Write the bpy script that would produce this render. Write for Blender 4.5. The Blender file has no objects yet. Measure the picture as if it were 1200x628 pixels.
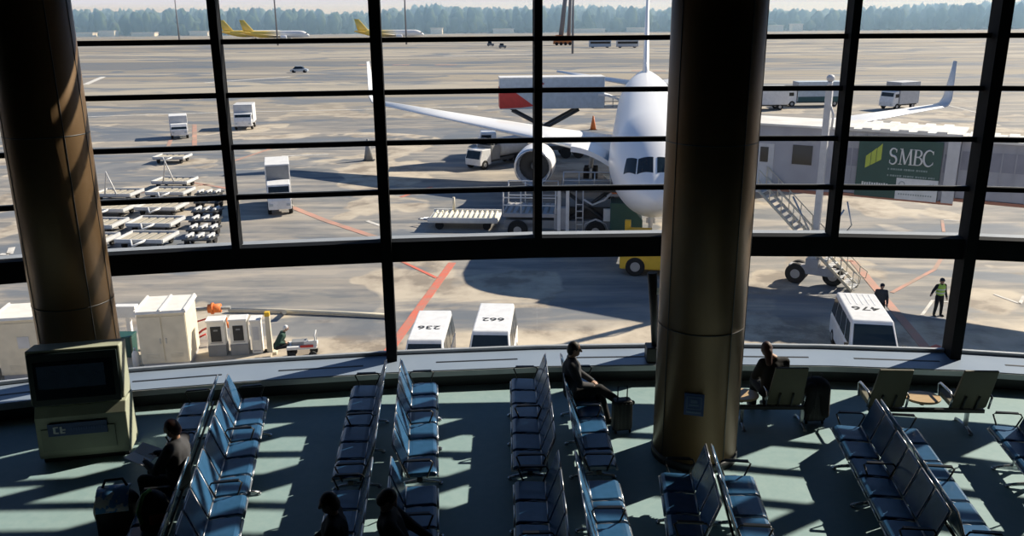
import bpy, bmesh, math, random
from mathutils import Vector, Matrix, Euler
random.seed(7)
C = bpy.context.scene.collection
PI = math.pi
R = math.radians
rad = math.radians

# ------------------------------------------------------------------ camera
H = 6.2                 # eye above the lounge floor (z = 0)
G = -6.6                # apron level
PITCH = math.atan(.295); ROLL = R(.45); F = 1000.0
cam_d = bpy.data.cameras.new('camera'); cam = bpy.data.objects.new('camera', cam_d); C.objects.link(cam)
cam_d.sensor_width = 36; cam_d.lens = 36 * F / 1200; cam_d.clip_end = 4000; cam_d.clip_start = .05
fw = Vector((0, math.cos(PITCH), -math.sin(PITCH))); up0 = Vector((0, math.sin(PITCH), math.cos(PITCH))); rt0 = Vector((1, 0, 0))
rt = rt0 * math.cos(ROLL) - up0 * math.sin(ROLL); up = up0 * math.cos(ROLL) + rt0 * math.sin(ROLL)
m = Matrix((rt, up, -fw)).transposed().to_4x4(); m.translation = (0, 0, H)
cam.matrix_world = m
bpy.context.scene.camera = cam

def at(px, py, z=G):
    "the point at height z that shows at a pixel of the photograph"
    r = fw + rt * ((px - 600) / F) + up * ((314 - py) / F)
    t = (z - H) / r.z
    return Vector((r.x * t, r.y * t, z))

# ------------------------------------------------------------------ materials
def mat(name, col, rough=.6, metal=0., col2=None, scale=3., spec=None, bump=0., emit=None, stretch=None, lo=.35, hi=.65):
    M = bpy.data.materials.new(name); M.use_nodes = True
    nt = M.node_tree; b = nt.nodes['Principled BSDF']
    b.inputs['Roughness'].default_value = rough; b.inputs['Metallic'].default_value = metal
    if spec is not None: b.inputs['Specular IOR Level'].default_value = spec
    if col2 is None: col2 = tuple(c * .88 for c in col)
    tc = nt.nodes.new('ShaderNodeTexCoord'); mp = nt.nodes.new('ShaderNodeMapping')
    if stretch: mp.inputs['Scale'].default_value = stretch
    nz = nt.nodes.new('ShaderNodeTexNoise'); nz.inputs['Scale'].default_value = scale; nz.inputs['Detail'].default_value = 5
    rp = nt.nodes.new('ShaderNodeValToRGB')
    rp.color_ramp.elements[0].position = lo; rp.color_ramp.elements[1].position = hi
    rp.color_ramp.elements[0].color = (*col2, 1); rp.color_ramp.elements[1].color = (*col, 1)
    L = nt.links.new
    L(tc.outputs['Object'], mp.inputs[0]); L(mp.outputs[0], nz.inputs['Vector'])
    L(nz.outputs['Fac'], rp.inputs['Fac']); L(rp.outputs['Color'], b.inputs['Base Color'])
    if bump:
        bp = nt.nodes.new('ShaderNodeBump'); bp.inputs['Strength'].default_value = bump; bp.inputs['Distance'].default_value = .01
        L(nz.outputs['Fac'], bp.inputs['Height']); L(bp.outputs['Normal'], b.inputs['Normal'])
    if emit:
        b.inputs['Emission Color'].default_value = (*emit[0], 1); b.inputs['Emission Strength'].default_value = emit[1]
    return M

M = {}
def dm(k, *a, **kw): M[k] = mat(k, *a, **kw)
dm('white', (.8, .8, .79), .45); dm('cream', (.72, .66, .52), .6); dm('cream_light', (.82, .8, .74), .6)
dm('white_paint', (.83, .84, .85), .3); dm('grey', (.4, .4, .41), .6); dm('light_grey', (.6, .61, .62), .55)
dm('mid_grey', (.25, .26, .27), .6); dm('dark', (.02, .022, .025), .5); dm('dark_steel', (.06, .065, .07), .45, .3)
dm('rubber', (.018, .018, .018), .85); dm('hub', (.45, .45, .45), .4, .5); dm('glass_dark', (.012, .02, .025), .08)
dm('frame', (.010, .012, .015), .75, 0, (.008, .009, .011), spec=.08); dm('frame_out', (.42, .45, .48), .45, .3)
dm('ledge', (.29, .36, .46), .4, .1, (.26, .33, .43), 1.5); dm('panel_dark', (.02, .026, .03), .5)
dm('navy', (.028, .10, .215), .27, 0, (.022, .085, .18), 9, spec=.9); dm('chrome', (.55, .57, .6), .25, .9); dm('steel', (.45, .48, .52), .3, .75)
dm('black_metal', (.015, .016, .018), .35, .4); dm('bronze', (.175, .108, .052), .42, .4, (.145, .09, .043), 1.2)
dm('olive', (.115, .11, .07), .55); dm('wood', (.5, .36, .2), .4, 0, (.42, .3, .16), 5, stretch=(1, 8, 1))
dm('kiosk', (.40, .43, .33), .55); dm('kiosk_dark', (.012, .022, .024), .4); dm('screen', (.008, .012, .016), .08)
dm('sign_blue', (.02, .06, .2), .4); dm('sign_ink', (.6, .65, .7), .5)
dm('red', (.6, .05, .04), .5); dm('orange', (.75, .2, .05), .6); dm('yellow', (.8, .5, .04), .5); dm('green_dark', (.02, .08, .07), .5)
dm('line_red', (.62, .15, .10), .8, 0, (.42, .22, .17), 1.6, lo=.3, hi=.6); dm('line_pink', (.5, .26, .2), .8, 0, (.34, .25, .2), .8); dm('line_white', (.7, .69, .66), .8, 0, (.5, .48, .44), 2.)
dm('plane_white', (.86, .87, .88), .28, 0, (.83, .84, .86), .5); dm('plane_metal', (.62, .63, .65), .25, .7); dm('plane_grey', (.55, .58, .62), .4)
dm('smbc_green', (.012, .075, .07), .35, 0, (.01, .066, .06), 2); dm('smbc_lime', (.45, .55, .08), .4); dm('smbc_white', (.75, .77, .76), .5)
dm('tunnel', (.40, .41, .45), .55, 0, (.35, .36, .4), 1.2); dm('tunnel_band', (.27, .28, .33), .55); dm('tunnel_edge', (.45, .2, .13), .6)
dm('roof_white', (.78, .77, .74), .6, 0, (.66, .65, .61), 1)
dm('blue_white', (.5, .58, .65), .5); dm('teal_dark', (.03, .1, .11), .5); dm('silver', (.5, .56, .62), .3, .4)
dm('skin', (.42, .25, .17), .55); dm('hair', (.012, .01, .009), .6); dm('hair_red', (.05, .018, .015), .6)
dm('cloth_black', (.012, .013, .016), .9); dm('cloth_grey', (.05, .052, .06), .9); dm('cloth_navy', (.014, .018, .035), .9); dm('cloth_denim', (.03, .04, .07), .9)
dm('hivis', (.5, .75, .12), .6); dm('hivis_tape', (.75, .75, .7), .4); dm('shoe', (.012, .012, .013), .5); dm('paper', (.8, .8, .78), .7)
dm('bag_black', (.012, .013, .016), .6); dm('bag_blue', (.15, .42, .85), .3, 0, (.88, .9, .92), 9, lo=.45, hi=.5); dm('bag_green', (.2, .5, .1), .6); dm('bag_red', (.6, .05, .05), .6)
dm('building', (.75, .76, .76), .7); dm('crane_orange', (.6, .2, .06), .6); dm('mast', (.22, .23, .26), .6)
dm('pad', (.5, .44, .34), .85, 0, (.42, .36, .28), 1.5)

def ramp(nt, fac, stops):
    rp = nt.nodes.new('ShaderNodeValToRGB'); e = rp.color_ramp.elements
    while len(e) < len(stops): e.new(.5)
    for k, (p, c) in enumerate(stops): e[k].position = p; e[k].color = (*c, 1)
    nt.links.new(fac, rp.inputs['Fac']); return rp.outputs['Color']
def noise(nt, scale, st, detail=6, rough=.55, dist=0.):
    tc = nt.nodes.new('ShaderNodeTexCoord'); mp = nt.nodes.new('ShaderNodeMapping'); mp.inputs['Scale'].default_value = st
    n = nt.nodes.new('ShaderNodeTexNoise'); n.inputs['Scale'].default_value = scale; n.inputs['Detail'].default_value = detail; n.inputs['Roughness'].default_value = rough; n.inputs['Distortion'].default_value = dist
    nt.links.new(tc.outputs['Object'], mp.inputs[0]); nt.links.new(mp.outputs[0], n.inputs['Vector']); return n.outputs['Fac']
def mix(nt, fac, a, b, mode='MIX'):
    x = nt.nodes.new('ShaderNodeMix'); x.data_type = 'RGBA'; x.blend_type = mode
    for s, v in ((0, fac), (6, a), (7, b)):
        if hasattr(v, 'node'): nt.links.new(v, x.inputs[s])
        else: x.inputs[s].default_value = v if s == 0 else (*v, 1)
    return x.outputs[2]
def mathn(nt, op, a, b=None, clamp=False):
    x = nt.nodes.new('ShaderNodeMath'); x.operation = op; x.use_clamp = clamp
    for s, v in ((0, a), (1, b)):
        if v is None: continue
        if hasattr(v, 'node'): nt.links.new(v, x.inputs[s])
        else: x.inputs[s].default_value = v
    return x.outputs[0]

# glass: clear panes that let the sun through and mirror at a glancing view
def glass_mat():
    g = bpy.data.materials.new('window_glass'); g.use_nodes = True; nt = g.node_tree; nt.nodes.clear()
    o = nt.nodes.new('ShaderNodeOutputMaterial'); mx = nt.nodes.new('ShaderNodeMixShader'); t = nt.nodes.new('ShaderNodeBsdfTransparent')
    gl = nt.nodes.new('ShaderNodeBsdfGlossy'); fr = nt.nodes.new('ShaderNodeFresnel'); fr.inputs['IOR'].default_value = 1.25
    t.inputs['Color'].default_value = (.955, .965, .965, 1); gl.inputs['Roughness'].default_value = .02
    ge = nt.nodes.new('ShaderNodeNewGeometry'); nt.links.new(mathn(nt, 'MULTIPLY', fr.outputs[0], mathn(nt, 'SUBTRACT', 1., ge.outputs['Backfacing'])), mx.inputs[0]); nt.links.new(t.outputs[0], mx.inputs[1]); nt.links.new(gl.outputs[0], mx.inputs[2]); nt.links.new(mx.outputs[0], o.inputs[0])
    return g
M['glass'] = glass_mat()

def apron_mat():
    g = bpy.data.materials.new('apron'); g.use_nodes = True; nt = g.node_tree; b = nt.nodes['Principled BSDF']
    tc = nt.nodes.new('ShaderNodeTexCoord'); sp = nt.nodes.new('ShaderNodeSeparateXYZ'); nt.links.new(tc.outputs['Object'], sp.inputs[0])
    y = sp.outputs['Y']; x = sp.outputs['X']
    wob = noise(nt, .06, (1, 1, 1), 4)
    big = noise(nt, .07, (.6, 1.3, 1), 7, .6, .6)
    asph = ramp(nt, big, [(.36, (.115, .135, .155)), (.46, (.19, .195, .2)), (.53, (.27, .25, .225)), (.62, (.43, .375, .30))])
    fine = noise(nt, .5, (.5, 1.4, 1), 7, .65)
    asph = mix(nt, .4, asph, ramp(nt, fine, [(.41, (.09, .10, .115)), (.5, (.22, .21, .2)), (.58, (.44, .38, .30))]))
    streak = noise(nt, .5, (.14, 1.5, 1), 5, .6, .3)
    asph = mix(nt, .3, asph, ramp(nt, streak, [(.42, (.10, .12, .14)), (.5, (.24, .23, .215)), (.58, (.46, .42, .36))]))
    conc = ramp(nt, noise(nt, .35, (1, 1, 1), 8, .65), [(.4, (.25, .21, .165)), (.48, (.43, .37, .29)), (.6, (.56, .49, .385))])
    near = mathn(nt, 'ADD', y, mathn(nt, 'MULTIPLY', wob, 14.))
    k = nt.nodes.new('ShaderNodeMapRange'); nt.links.new(near, k.inputs[0]); k.inputs[1].default_value = 41.5; k.inputs[2].default_value = 43.; k.inputs[3].default_value = 1; k.inputs[4].default_value = 0
    pat = noise(nt, .11, (1.2, .8, 1), 3, .5)
    pk = nt.nodes.new('ShaderNodeMapRange'); nt.links.new(pat, pk.inputs[0]); pk.inputs[1].default_value = .545; pk.inputs[2].default_value = .565
    col = mix(nt, mathn(nt, 'MULTIPLY', pk.outputs[0], .8), asph, conc)
    col = mix(nt, k.outputs[0], col, conc)
    # far field: long strips of pale concrete, tar and dry grass
    band = noise(nt, .022, (.12, 1., 1), 5, .6)
    far = ramp(nt, band, [(.36, (.15, .16, .17)), (.44, (.32, .28, .215)), (.5, (.19, .185, .18)), (.56, (.40, .36, .29)), (.64, (.22, .21, .19))])
    fk = nt.nodes.new('ShaderNodeMapRange'); nt.links.new(y, fk.inputs[0]); fk.inputs[1].default_value = 100; fk.inputs[2].default_value = 150
    col = mix(nt, fk.outputs[0], col, far)
    # wet-looking dark stains
    st = noise(nt, .045, (.7, 1.5, 1), 6, .62, 1.2)
    sk = nt.nodes.new('ShaderNodeMapRange'); nt.links.new(st, sk.inputs[0]); sk.inputs[1].default_value = .53; sk.inputs[2].default_value = .585; sk.inputs[4].default_value = .75
    col = mix(nt, sk.outputs[0], col, (.125, .15, .18))
    nt.links.new(col, b.inputs['Base Color']); b.inputs['Roughness'].default_value = .75
    rr = nt.nodes.new('ShaderNodeMapRange'); nt.links.new(sk.outputs[0], rr.inputs[0]); rr.inputs[3].default_value = .8; rr.inputs[4].default_value = .5
    nt.links.new(rr.outputs[0], b.inputs['Roughness'])
    return g
M['apron'] = apron_mat()

def floor_mat():
    g = bpy.data.materials.new('floor_tile'); g.use_nodes = True; nt = g.node_tree; b = nt.nodes['Principled BSDF']
    n = noise(nt, 6., (1, 1, 1), 8, .7); n2 = noise(nt, .7, (1, 1, 1), 4)
    c = ramp(nt, n, [(.3, (.235, .35, .37)), (.7, (.31, .42, .43))])
    c = mix(nt, .25, c, ramp(nt, n2, [(.35, (.20, .34, .36)), (.65, (.30, .44, .45))]))
    nt.links.new(c, b.inputs['Base Color']); b.inputs['Roughness'].default_value = .5; b.inputs['Specular IOR Level'].default_value = .25
    return g
M['floor'] = floor_mat()
def leaf_mat():
    g = bpy.data.materials.new('forest_leaf'); g.use_nodes = True; nt = g.node_tree; b = nt.nodes['Principled BSDF']
    n = noise(nt, .12, (1, 1, 1), 6, .7)
    nt.links.new(ramp(nt, n, [(.3, (.02, .045, .02)), (.55, (.05, .085, .035)), (.75, (.11, .11, .05))]), b.inputs['Base Color']); b.inputs['Roughness'].default_value = 1.; b.inputs['Specular IOR Level'].default_value = .1
    return g
M['leaf'] = leaf_mat()

# ------------------------------------------------------------------ mesh helpers
def V(*a): return Vector(a)
class MB:
    def __init__(s): s.v = []; s.f = []; s.sm = []
    def add(s, vs, fs, smooth=False):
        o = len(s.v); s.v += [tuple(v) for v in vs]; s.f += [tuple(i + o for i in f) for f in fs]; s.sm += [smooth] * len(fs); return s
    def box(s, c, d, rz=0, rx=0, ry=0, taper=(1, 1)):
        m = Euler((rx, ry, rz)).to_matrix(); c = Vector(c); vs = []
        for z in (-.5, .5):
            t = taper if z > 0 else (1, 1)
            for x, y in ((-.5, -.5), (.5, -.5), (.5, .5), (-.5, .5)): vs.append(c + m @ V(x * d[0] * t[0], y * d[1] * t[1], z * d[2]))
        return s.add(vs, [(3, 2, 1, 0), (4, 5, 6, 7), (0, 1, 5, 4), (1, 2, 6, 5), (2, 3, 7, 6), (3, 0, 4, 7)])
    def tube(s, pts, r, n=8, closed=False):
        pts = [Vector(p) for p in pts]; k = len(pts); rs = r if isinstance(r, (list, tuple)) else [r] * k; rings = []
        ref = None
        for i, p in enumerate(pts):
            if closed: d = (pts[(i + 1) % k] - pts[i - 1]).normalized()
            else: d = (pts[min(i + 1, k - 1)] - pts[max(i - 1, 0)]).normalized()
            if ref is None: ref = V(0, 0, 1) if abs(d.z) < .9 else V(1, 0, 0)
            a = d.cross(ref).normalized(); b = a.cross(d).normalized(); ref = b
            rings.append([p + (a * math.cos(2 * PI * j / n) + b * math.sin(2 * PI * j / n)) * rs[i] for j in range(n)])
        return s.loft(rings, cap=not closed, closed=closed)
    def loft(s, rings, cap=True, smooth=True, closed=False):
        n = len(rings[0]); vs = [v for r in rings for v in r]; fs = []
        K = len(rings)
        for i in range(K if closed else K - 1):
            j2 = (i + 1) % K
            for j in range(n): fs.append((i * n + j, i * n + (j + 1) % n, j2 * n + (j + 1) % n, j2 * n + j))
        s.add(vs, fs, smooth)
        if cap:
            o = len(s.v) - len(vs)
            s.f += [tuple(o + j for j in reversed(range(n))), tuple(o + (K - 1) * n + j for j in range(n))]; s.sm += [False, False]
        return s
    def cyl(s, p0, p1, r0, r1=None, n=20):
        return s.tube([p0, p1], [r0, r0 if r1 is None else r1], n)
    def ell(s, c, r, n=16, k=10, rot=None):
        c = Vector(c); m = rot or Matrix.Identity(3); rings = []
        for i in range(k + 1):
            t = -PI / 2 + PI * i / k; q = max(math.cos(t), 1e-3)
            rings.append([c + m @ V(r[0] * q * math.cos(2 * PI * j / n), r[1] * q * math.sin(2 * PI * j / n), r[2] * math.sin(t)) for j in range(n)])
        return s.loft(rings)
    def capsule(s, p0, r0, p1, r1, n=12):
        p0 = Vector(p0); p1 = Vector(p1); d = (p1 - p0); L = d.length
        d = d / L if L > 1e-6 else V(0, 0, 1)
        pts = []; rs = []
        for k in range(4): a = PI / 2 * (k / 4.0); pts.append(p0 - d * r0 * math.cos(a)); rs.append(max(r0 * math.sin(a), r0 * .02))
        pts.append(p0); rs.append(r0); pts.append(p1); rs.append(r1)
        for k in range(3, -1, -1): a = PI / 2 * (k / 4.0); pts.append(p1 + d * r1 * math.cos(a)); rs.append(max(r1 * math.sin(a), r1 * .02))
        return s.tube(pts, rs, n)
    def prism(s, poly, axis, a, b):
        "poly of 2-D points extruded along an axis from a to b"
        def mk(p, t): return {'x': (t, p[0], p[1]), 'y': (p[0], t, p[1]), 'z': (p[0], p[1], t)}[axis]
        n = len(poly); vs = [mk(p, a) for p in poly] + [mk(p, b) for p in poly]
        fs = [tuple(range(n)), tuple(reversed(range(n, 2 * n)))] + [((j + 1) % n, j, n + j, n + (j + 1) % n) for j in range(n)]
        return s.add(vs, fs)
    def wheel(s, c, r, w, axis='x', n=20):
        d = V(1, 0, 0) if axis == 'x' else V(0, 1, 0); c = Vector(c)
        return s.tube([c - d * w / 2, c - d * w * .42, c + d * w * .42, c + d * w / 2], [r * .9, r, r, r * .9], n)
    def mesh(s, name):
        me = bpy.data.meshes.new(name); me.from_pydata(s.v, [], s.f)
        bm = bmesh.new(); bm.from_mesh(me)
        for f, q in zip(bm.faces, s.sm): f.smooth = q
        bmesh.ops.recalc_face_normals(bm, faces=bm.faces); bm.to_mesh(me); bm.free(); return me

def obj(name, mb, m, parent=None, bevel=0, loc=None, rz=0):
    me = mb.mesh(name) if isinstance(mb, MB) else mb
    if isinstance(m, str): m = M[m]
    if not me.materials: me.materials.append(m)
    o = bpy.data.objects.new(name, me); C.objects.link(o)
    if parent is not None: o.parent = parent
    if loc is not None: o.location = loc
    if rz: o.rotation_euler.z = rz
    if bevel:
        b = o.modifiers.new('bevel', 'BEVEL'); b.width = bevel; b.segments = 2; b.limit_method = 'ANGLE'
    return o
def tag(o, label=None, cat=None, group=None, kind=None):
    if label: o['label'] = label
    if cat: o['category'] = cat
    if group: o['group'] = group
    if kind: o['kind'] = kind
    return o
def thing(name, label, cat, loc=(0, 0, 0), rz=0, group=None):
    o = bpy.data.objects.new(name, None); C.objects.link(o); o.location = loc; o.rotation_euler.z = rz; o.empty_display_size = .2
    return tag(o, label, cat, group)
def struct(name, mb, m, parent=None, bevel=0):
    o = obj(name, mb, m, parent, bevel); o['kind'] = 'structure'; return o
def copy_tree(o, parent=None):
    c = o.copy(); C.objects.link(c)
    if parent is not None: c.parent = parent
    for ch in list(o.children): copy_tree(ch, c)
    return c
def text_mesh(s, size, depth=.004, bold=0.):
    cu = bpy.data.curves.new('t', 'FONT'); cu.body = s; cu.size = size; cu.align_x = 'CENTER'; cu.align_y = 'CENTER'; cu.extrude = depth; cu.offset = bold
    o = bpy.data.objects.new('t', cu); C.objects.link(o)
    me = bpy.data.meshes.new_from_object(o.evaluated_get(bpy.context.evaluated_depsgraph_get()))
    bpy.data.objects.remove(o); me.materials.clear(); return me
def remeshed(mb, voxel, smooth=4):
    me = mb.mesh('t'); o = bpy.data.objects.new('t', me); C.objects.link(o)
    r = o.modifiers.new('r', 'REMESH'); r.mode = 'VOXEL'; r.voxel_size = voxel; r.use_smooth_shade = True
    if smooth:
        s_ = o.modifiers.new('s', 'SMOOTH'); s_.iterations = smooth; s_.factor = .5
    out = bpy.data.meshes.new_from_object(o.evaluated_get(bpy.context.evaluated_depsgraph_get()))
    bpy.data.objects.remove(o); out.materials.clear(); return out

# ------------------------------------------------------------------ light
w = bpy.data.worlds.new('sky'); bpy.context.scene.world = w; w.use_nodes = True
nt = w.node_tree; bg = nt.nodes['Background']
tc = nt.nodes.new('ShaderNodeTexCoord'); sp = nt.nodes.new('ShaderNodeSeparateXYZ'); nt.links.new(tc.outputs['Generated'], sp.inputs[0])
nt.links.new(ramp(nt, sp.outputs['Z'], [(0, (.84, .80, .86)), (.04, (.80, .79, .87)), (.11, (.30, .40, .58)), (.4, (.105, .20, .41)), (1, (.05, .12, .27))]), bg.inputs['Color'])
bg.inputs['Strength'].default_value = 1.0
SUN = V(1.30, .80, 1.).normalized()      # towards the sun: behind the facade, to the right
sd = bpy.data.lights.new('sun', 'SUN'); sun = bpy.data.objects.new('sun', sd); C.objects.link(sun)
sd.energy = 8.8; sd.angle = R(.55); sd.color = (1, .88, .72)
sun.rotation_euler = SUN.to_track_quat('Z', 'Y').to_euler(); sun.location = (40, 30, 60)
vs = bpy.context.scene.view_settings
vs.view_transform = 'Standard'; vs.look = 'None'; vs.exposure = 0.; vs.gamma = 1; vs.use_curve_mapping = False

# ------------------------------------------------------------------ facade
FP = [(-11.9, 11.25), (-9.4, 12.2), (-6.95, 12.93), (-4.45, 13.40), (-2.08, 13.72), (.43, 13.93), (2.95, 13.98), (5.35, 13.86), (7.5, 13.62), (9.95, 13.12), (12.4, 12.35)]
KF = 1.05      # the facade stands this much farther out than first measured
FP = [V(x * KF, y * KF, 0) for x, y in FP]; NF = len(FP)
def zf(z): return H - (H - z) * KF
LEDGE = zf(.6)
def nrm(i):
    a = FP[max(i - 1, 0)]; b = FP[min(i + 1, NF - 1)]; d = (b - a).normalized(); return V(-d.y, d.x, 0)     # outward
def off(i, k): return FP[i] + nrm(i) * k
def seg(mb, i, j, k0, k1, z0, z1, e0=0, e1=0):
    "box along the facade from post i to post j between offsets k0 and k1"
    d = (FP[j] - FP[i]).normalized(); n = V(-d.y, d.x, 0)
    a = FP[i] + d * e0; b = FP[j] - d * e1; vs = []
    for z in (z0, z1): vs += [V(p.x, p.y, z) for p in (a + n * k0, b + n * k0, b + n * k1, a + n * k1)]
    return mb.add(vs, [(3, 2, 1, 0), (4, 5, 6, 7), (0, 1, 5, 4), (1, 2, 6, 5), (2, 3, 7, 6), (3, 0, 4, 7)])
def strip(mb, k0, k1, z0, z1, i0=0, i1=NF - 1):
    "continuous bent bar along the whole facade"
    rings = []
    for i in range(i0, i1 + 1):
        a = off(i, k0); b = off(i, k1); rings.append([V(a.x, a.y, z0), V(b.x, b.y, z0), V(b.x, b.y, z1), V(a.x, a.y, z1)])
    return mb.loft(rings, smooth=False)
BEAM0, BEAM1 = zf(2.32), zf(2.66)
TR = [zf(z) for z in (3.46, 4.26, 5.06, 5.86, 6.66, 7.46)]; TOP = 8.0
thick = {0, 2, 4, 6, 8, 10}
k = 0
for i in range(NF):
    k += 1
    mb = MB(); n = nrm(i); ang = math.atan2(n.y, n.x) - PI / 2
    if i in thick:
        c = off(i, -.10); mb.box((c.x, c.y, (LEDGE + TOP) / 2), (.18, .42, TOP - LEDGE), ang)
    else:
        c = off(i, -.06); mb.box((c.x, c.y, (BEAM1 + TOP) / 2), (.13, .32, TOP - BEAM1), ang)
    struct('trim_%d' % k, mb, 'frame')
    # slim light cap outside each post
    k += 1; mb = MB(); c = off(i, .13 if i in thick else .12)
    z0 = LEDGE if i in thick else BEAM1
    mb.box((c.x, c.y, (z0 + TOP) / 2), (.18 if i in thick else .14, .05, TOP - z0), ang); struct('trim_%d' % k, mb, 'frame')
k += 1; beam = struct('trim_%d' % k, strip(MB(), -.20, .06, BEAM0, BEAM1), 'frame')
k += 1; struct('trim_%d' % k, strip(MB(), .06, .32, BEAM1 - .09, BEAM1 - .01), 'frame_out')
wn = 0
for i in range(NF - 1):
    wn += 1; win = bpy.data.objects.new('window_%d' % wn, None); C.objects.link(win); win['kind'] = 'structure'
    zs = [BEAM1] + TR + [TOP]
    for a, b in zip(zs, zs[1:]): struct('pane', seg(MB(), i, i + 1, .04, .055, a, b, .07, .07), 'glass', win)
    for z in TR:
        struct('transom', seg(MB(), i, i + 1, -.05, .055, z - .04, z + .04, .05, .05), 'frame', win)
        struct('transom_cap', seg(MB(), i, i + 1, .055, .10, z - .035, z + .035, .05, .05), 'frame_out', win)
for i in range(0, NF - 1, 2):
    wn += 1; win = bpy.data.objects.new('window_%d' % wn, None); C.objects.link(win); win['kind'] = 'structure'
    for q in (i, i + 1): struct('pane', seg(MB(), q, q + 1, .04, .055, LEDGE, BEAM0, .0, .0), 'glass', win)
    bot = MB()
    for q in (i, i + 1): seg(bot, q, q + 1, .02, .09, LEDGE, LEDGE + .06)
    struct('bottom_rail', bot, 'frame_out', win)
# perimeter ledge with its air slots and the low dark wall under it
k += 1; struct('trim_%d' % k, strip(MB(), -.78, .04, LEDGE - .07, LEDGE), 'ledge')
k += 1; struct('trim_%d' % k, strip(MB(), -.80, -.76, LEDGE - .11, LEDGE - .015), 'frame_out')
struct('wall_front', strip(MB(), -.74, .02, 0, LEDGE - .07), 'panel_dark')
slots = 0
for i in range(1, NF - 2):
    mb = MB(); d = (FP[i + 1] - FP[i]).normalized(); n = V(-d.y, d.x, 0); a = FP[i] + (FP[i + 1] - FP[i]) * (.22 if i % 2 else .30) - n * .42; L = 1.45
    c = a + d * L / 2; mb.box((c.x, c.y, LEDGE + .002), (L, .045, .008), math.atan2(d.y, d.x)); k += 1; struct('trim_%d' % k, mb, 'dark')
struct('wall_front_outside', strip(MB(), -.10, .25, G, LEDGE - .08), 'light_grey')
struct('wall_front_top', strip(MB(), -.15, .12, TOP, 9.4), 'panel_dark')
# floor polygon, roof, side and back walls
fl = MB(); pts = [off(i, -.2) for i in range(NF)]; poly = [(-12.4, -9)] + [(p.x, p.y) for p in pts] + [(13.0, -9)]
poly[1] = (-12.4, poly[1][1]); poly[-2] = (13.0, poly[-2][1])
fl.prism(poly, 'z', -.35, 0); struct('floor', fl, 'floor')
ce = MB(); ce.prism([(-12.6, -9.3), (-12.6, 12.1)] + [(p.x, p.y) for p in [off(i, .3) for i in range(NF)]] + [(13.3, -9.3)], 'z', 9.0, 9.3); struct('ceiling', ce, 'panel_dark')
struct('wall_left', MB().box((-12.6, 1.4, 4.4), (.3, 21.4, 9.4)), 'panel_dark')
struct('wall_right', MB().box((13.15, 1.9, 4.4), (.3, 22.2, 9.4)), 'panel_dark')
struct('wall_back', MB().box((.2, -9.1, 4.4), (26, .3, 9.4)), 'panel_dark')

# ------------------------------------------------------------------ columns
def column(x, y, r, name, seam):
    mb = MB(); zs = [0, 9.0]; rs = [r, r]
    mb.loft([[V(x + q * math.cos(2 * PI * j / 96), y + q * math.sin(2 * PI * j / 96), z) for j in range(96)] for z, q in zip(zs, rs)])
    o = struct(name, mb, 'bronze')
    b = MB(); b.loft([[V(x + q * math.cos(2 * PI * j / 64), y + q * math.sin(2 * PI * j / 64), z) for j in range(64)] for z, q in ((0, r + .02), (.12, r + .02), (.125, r))])
    struct('base_ring', b, 'dark_steel', o)
    for zz in (2.05, 4.6): obj('joint_ring', MB().loft([[V(x + (r + .004) * math.cos(2 * PI * j / 96), y + (r + .004) * math.sin(2 * PI * j / 96), zz + q) for j in range(96)] for q in (0, .014)]), 'dark_steel', o)['kind'] = 'structure'
    s = MB()
    for a in seam:
        a = R(a); s.cyl((x + r * math.cos(a), y + r * math.sin(a), .13), (x + r * math.cos(a), y + r * math.sin(a), 9), .008, n=6)
    struct('seam', s, 'dark_steel', o)
    return o
column(2.66, 11.32, .60, 'column_right', (-150, -60, -20, 30))
column(-6.78, 12.52, .575, 'column_left', (-130, -40, 0, 40))
# pictogram on the big column
a0 = R(-106); cx, cy, cr = 2.66, 11.32, .606
t = thing('pictogram_sign', 'small square blue pictogram sign fixed on the large dark round column', 'sign', (cx + cr * math.cos(a0), cy + cr * math.sin(a0), 1.05), a0 + PI / 2)
obj('plate', MB().box((0, 0, 0), (.27, .012, .33)), 'sign_blue', t, .004)
pg = MB()
for x0, z0, sx, sz in ((0, .115, .2, .012), (0, -.06, .2, .012), (-.095, .03, .012, .18), (.095, .03, .012, .18), (0, .05, .09, .05), (0, -.005, .13, .03), (0, -.115, .2, .03)): pg.box((x0, -.009, z0), (sx, .006, sz))
obj('pictogram', pg, mat('sign_faded', (.10, .17, .3), .5), t)
# slim dark stand on the ledge left of the column
p = V(2.36 * KF, 13.42 * KF, LEDGE)
t = thing('sign_stand', 'tall slim black stand on the window ledge just left of the large column', 'stand', p, -.02)
obj('base', MB().box((0, 0, .14), (.24, .3, .28)), 'dark', t, .02)
obj('pole', MB().tube([(.03, 0, .28), (-.0, 0, .9), (-.06, .0, 1.62)], [.05, .07, .085], 12), 'dark', t)
obj('card', MB().box((.06, -.05, 1.3), (.07, .02, .12)), 'white', t)
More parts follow.
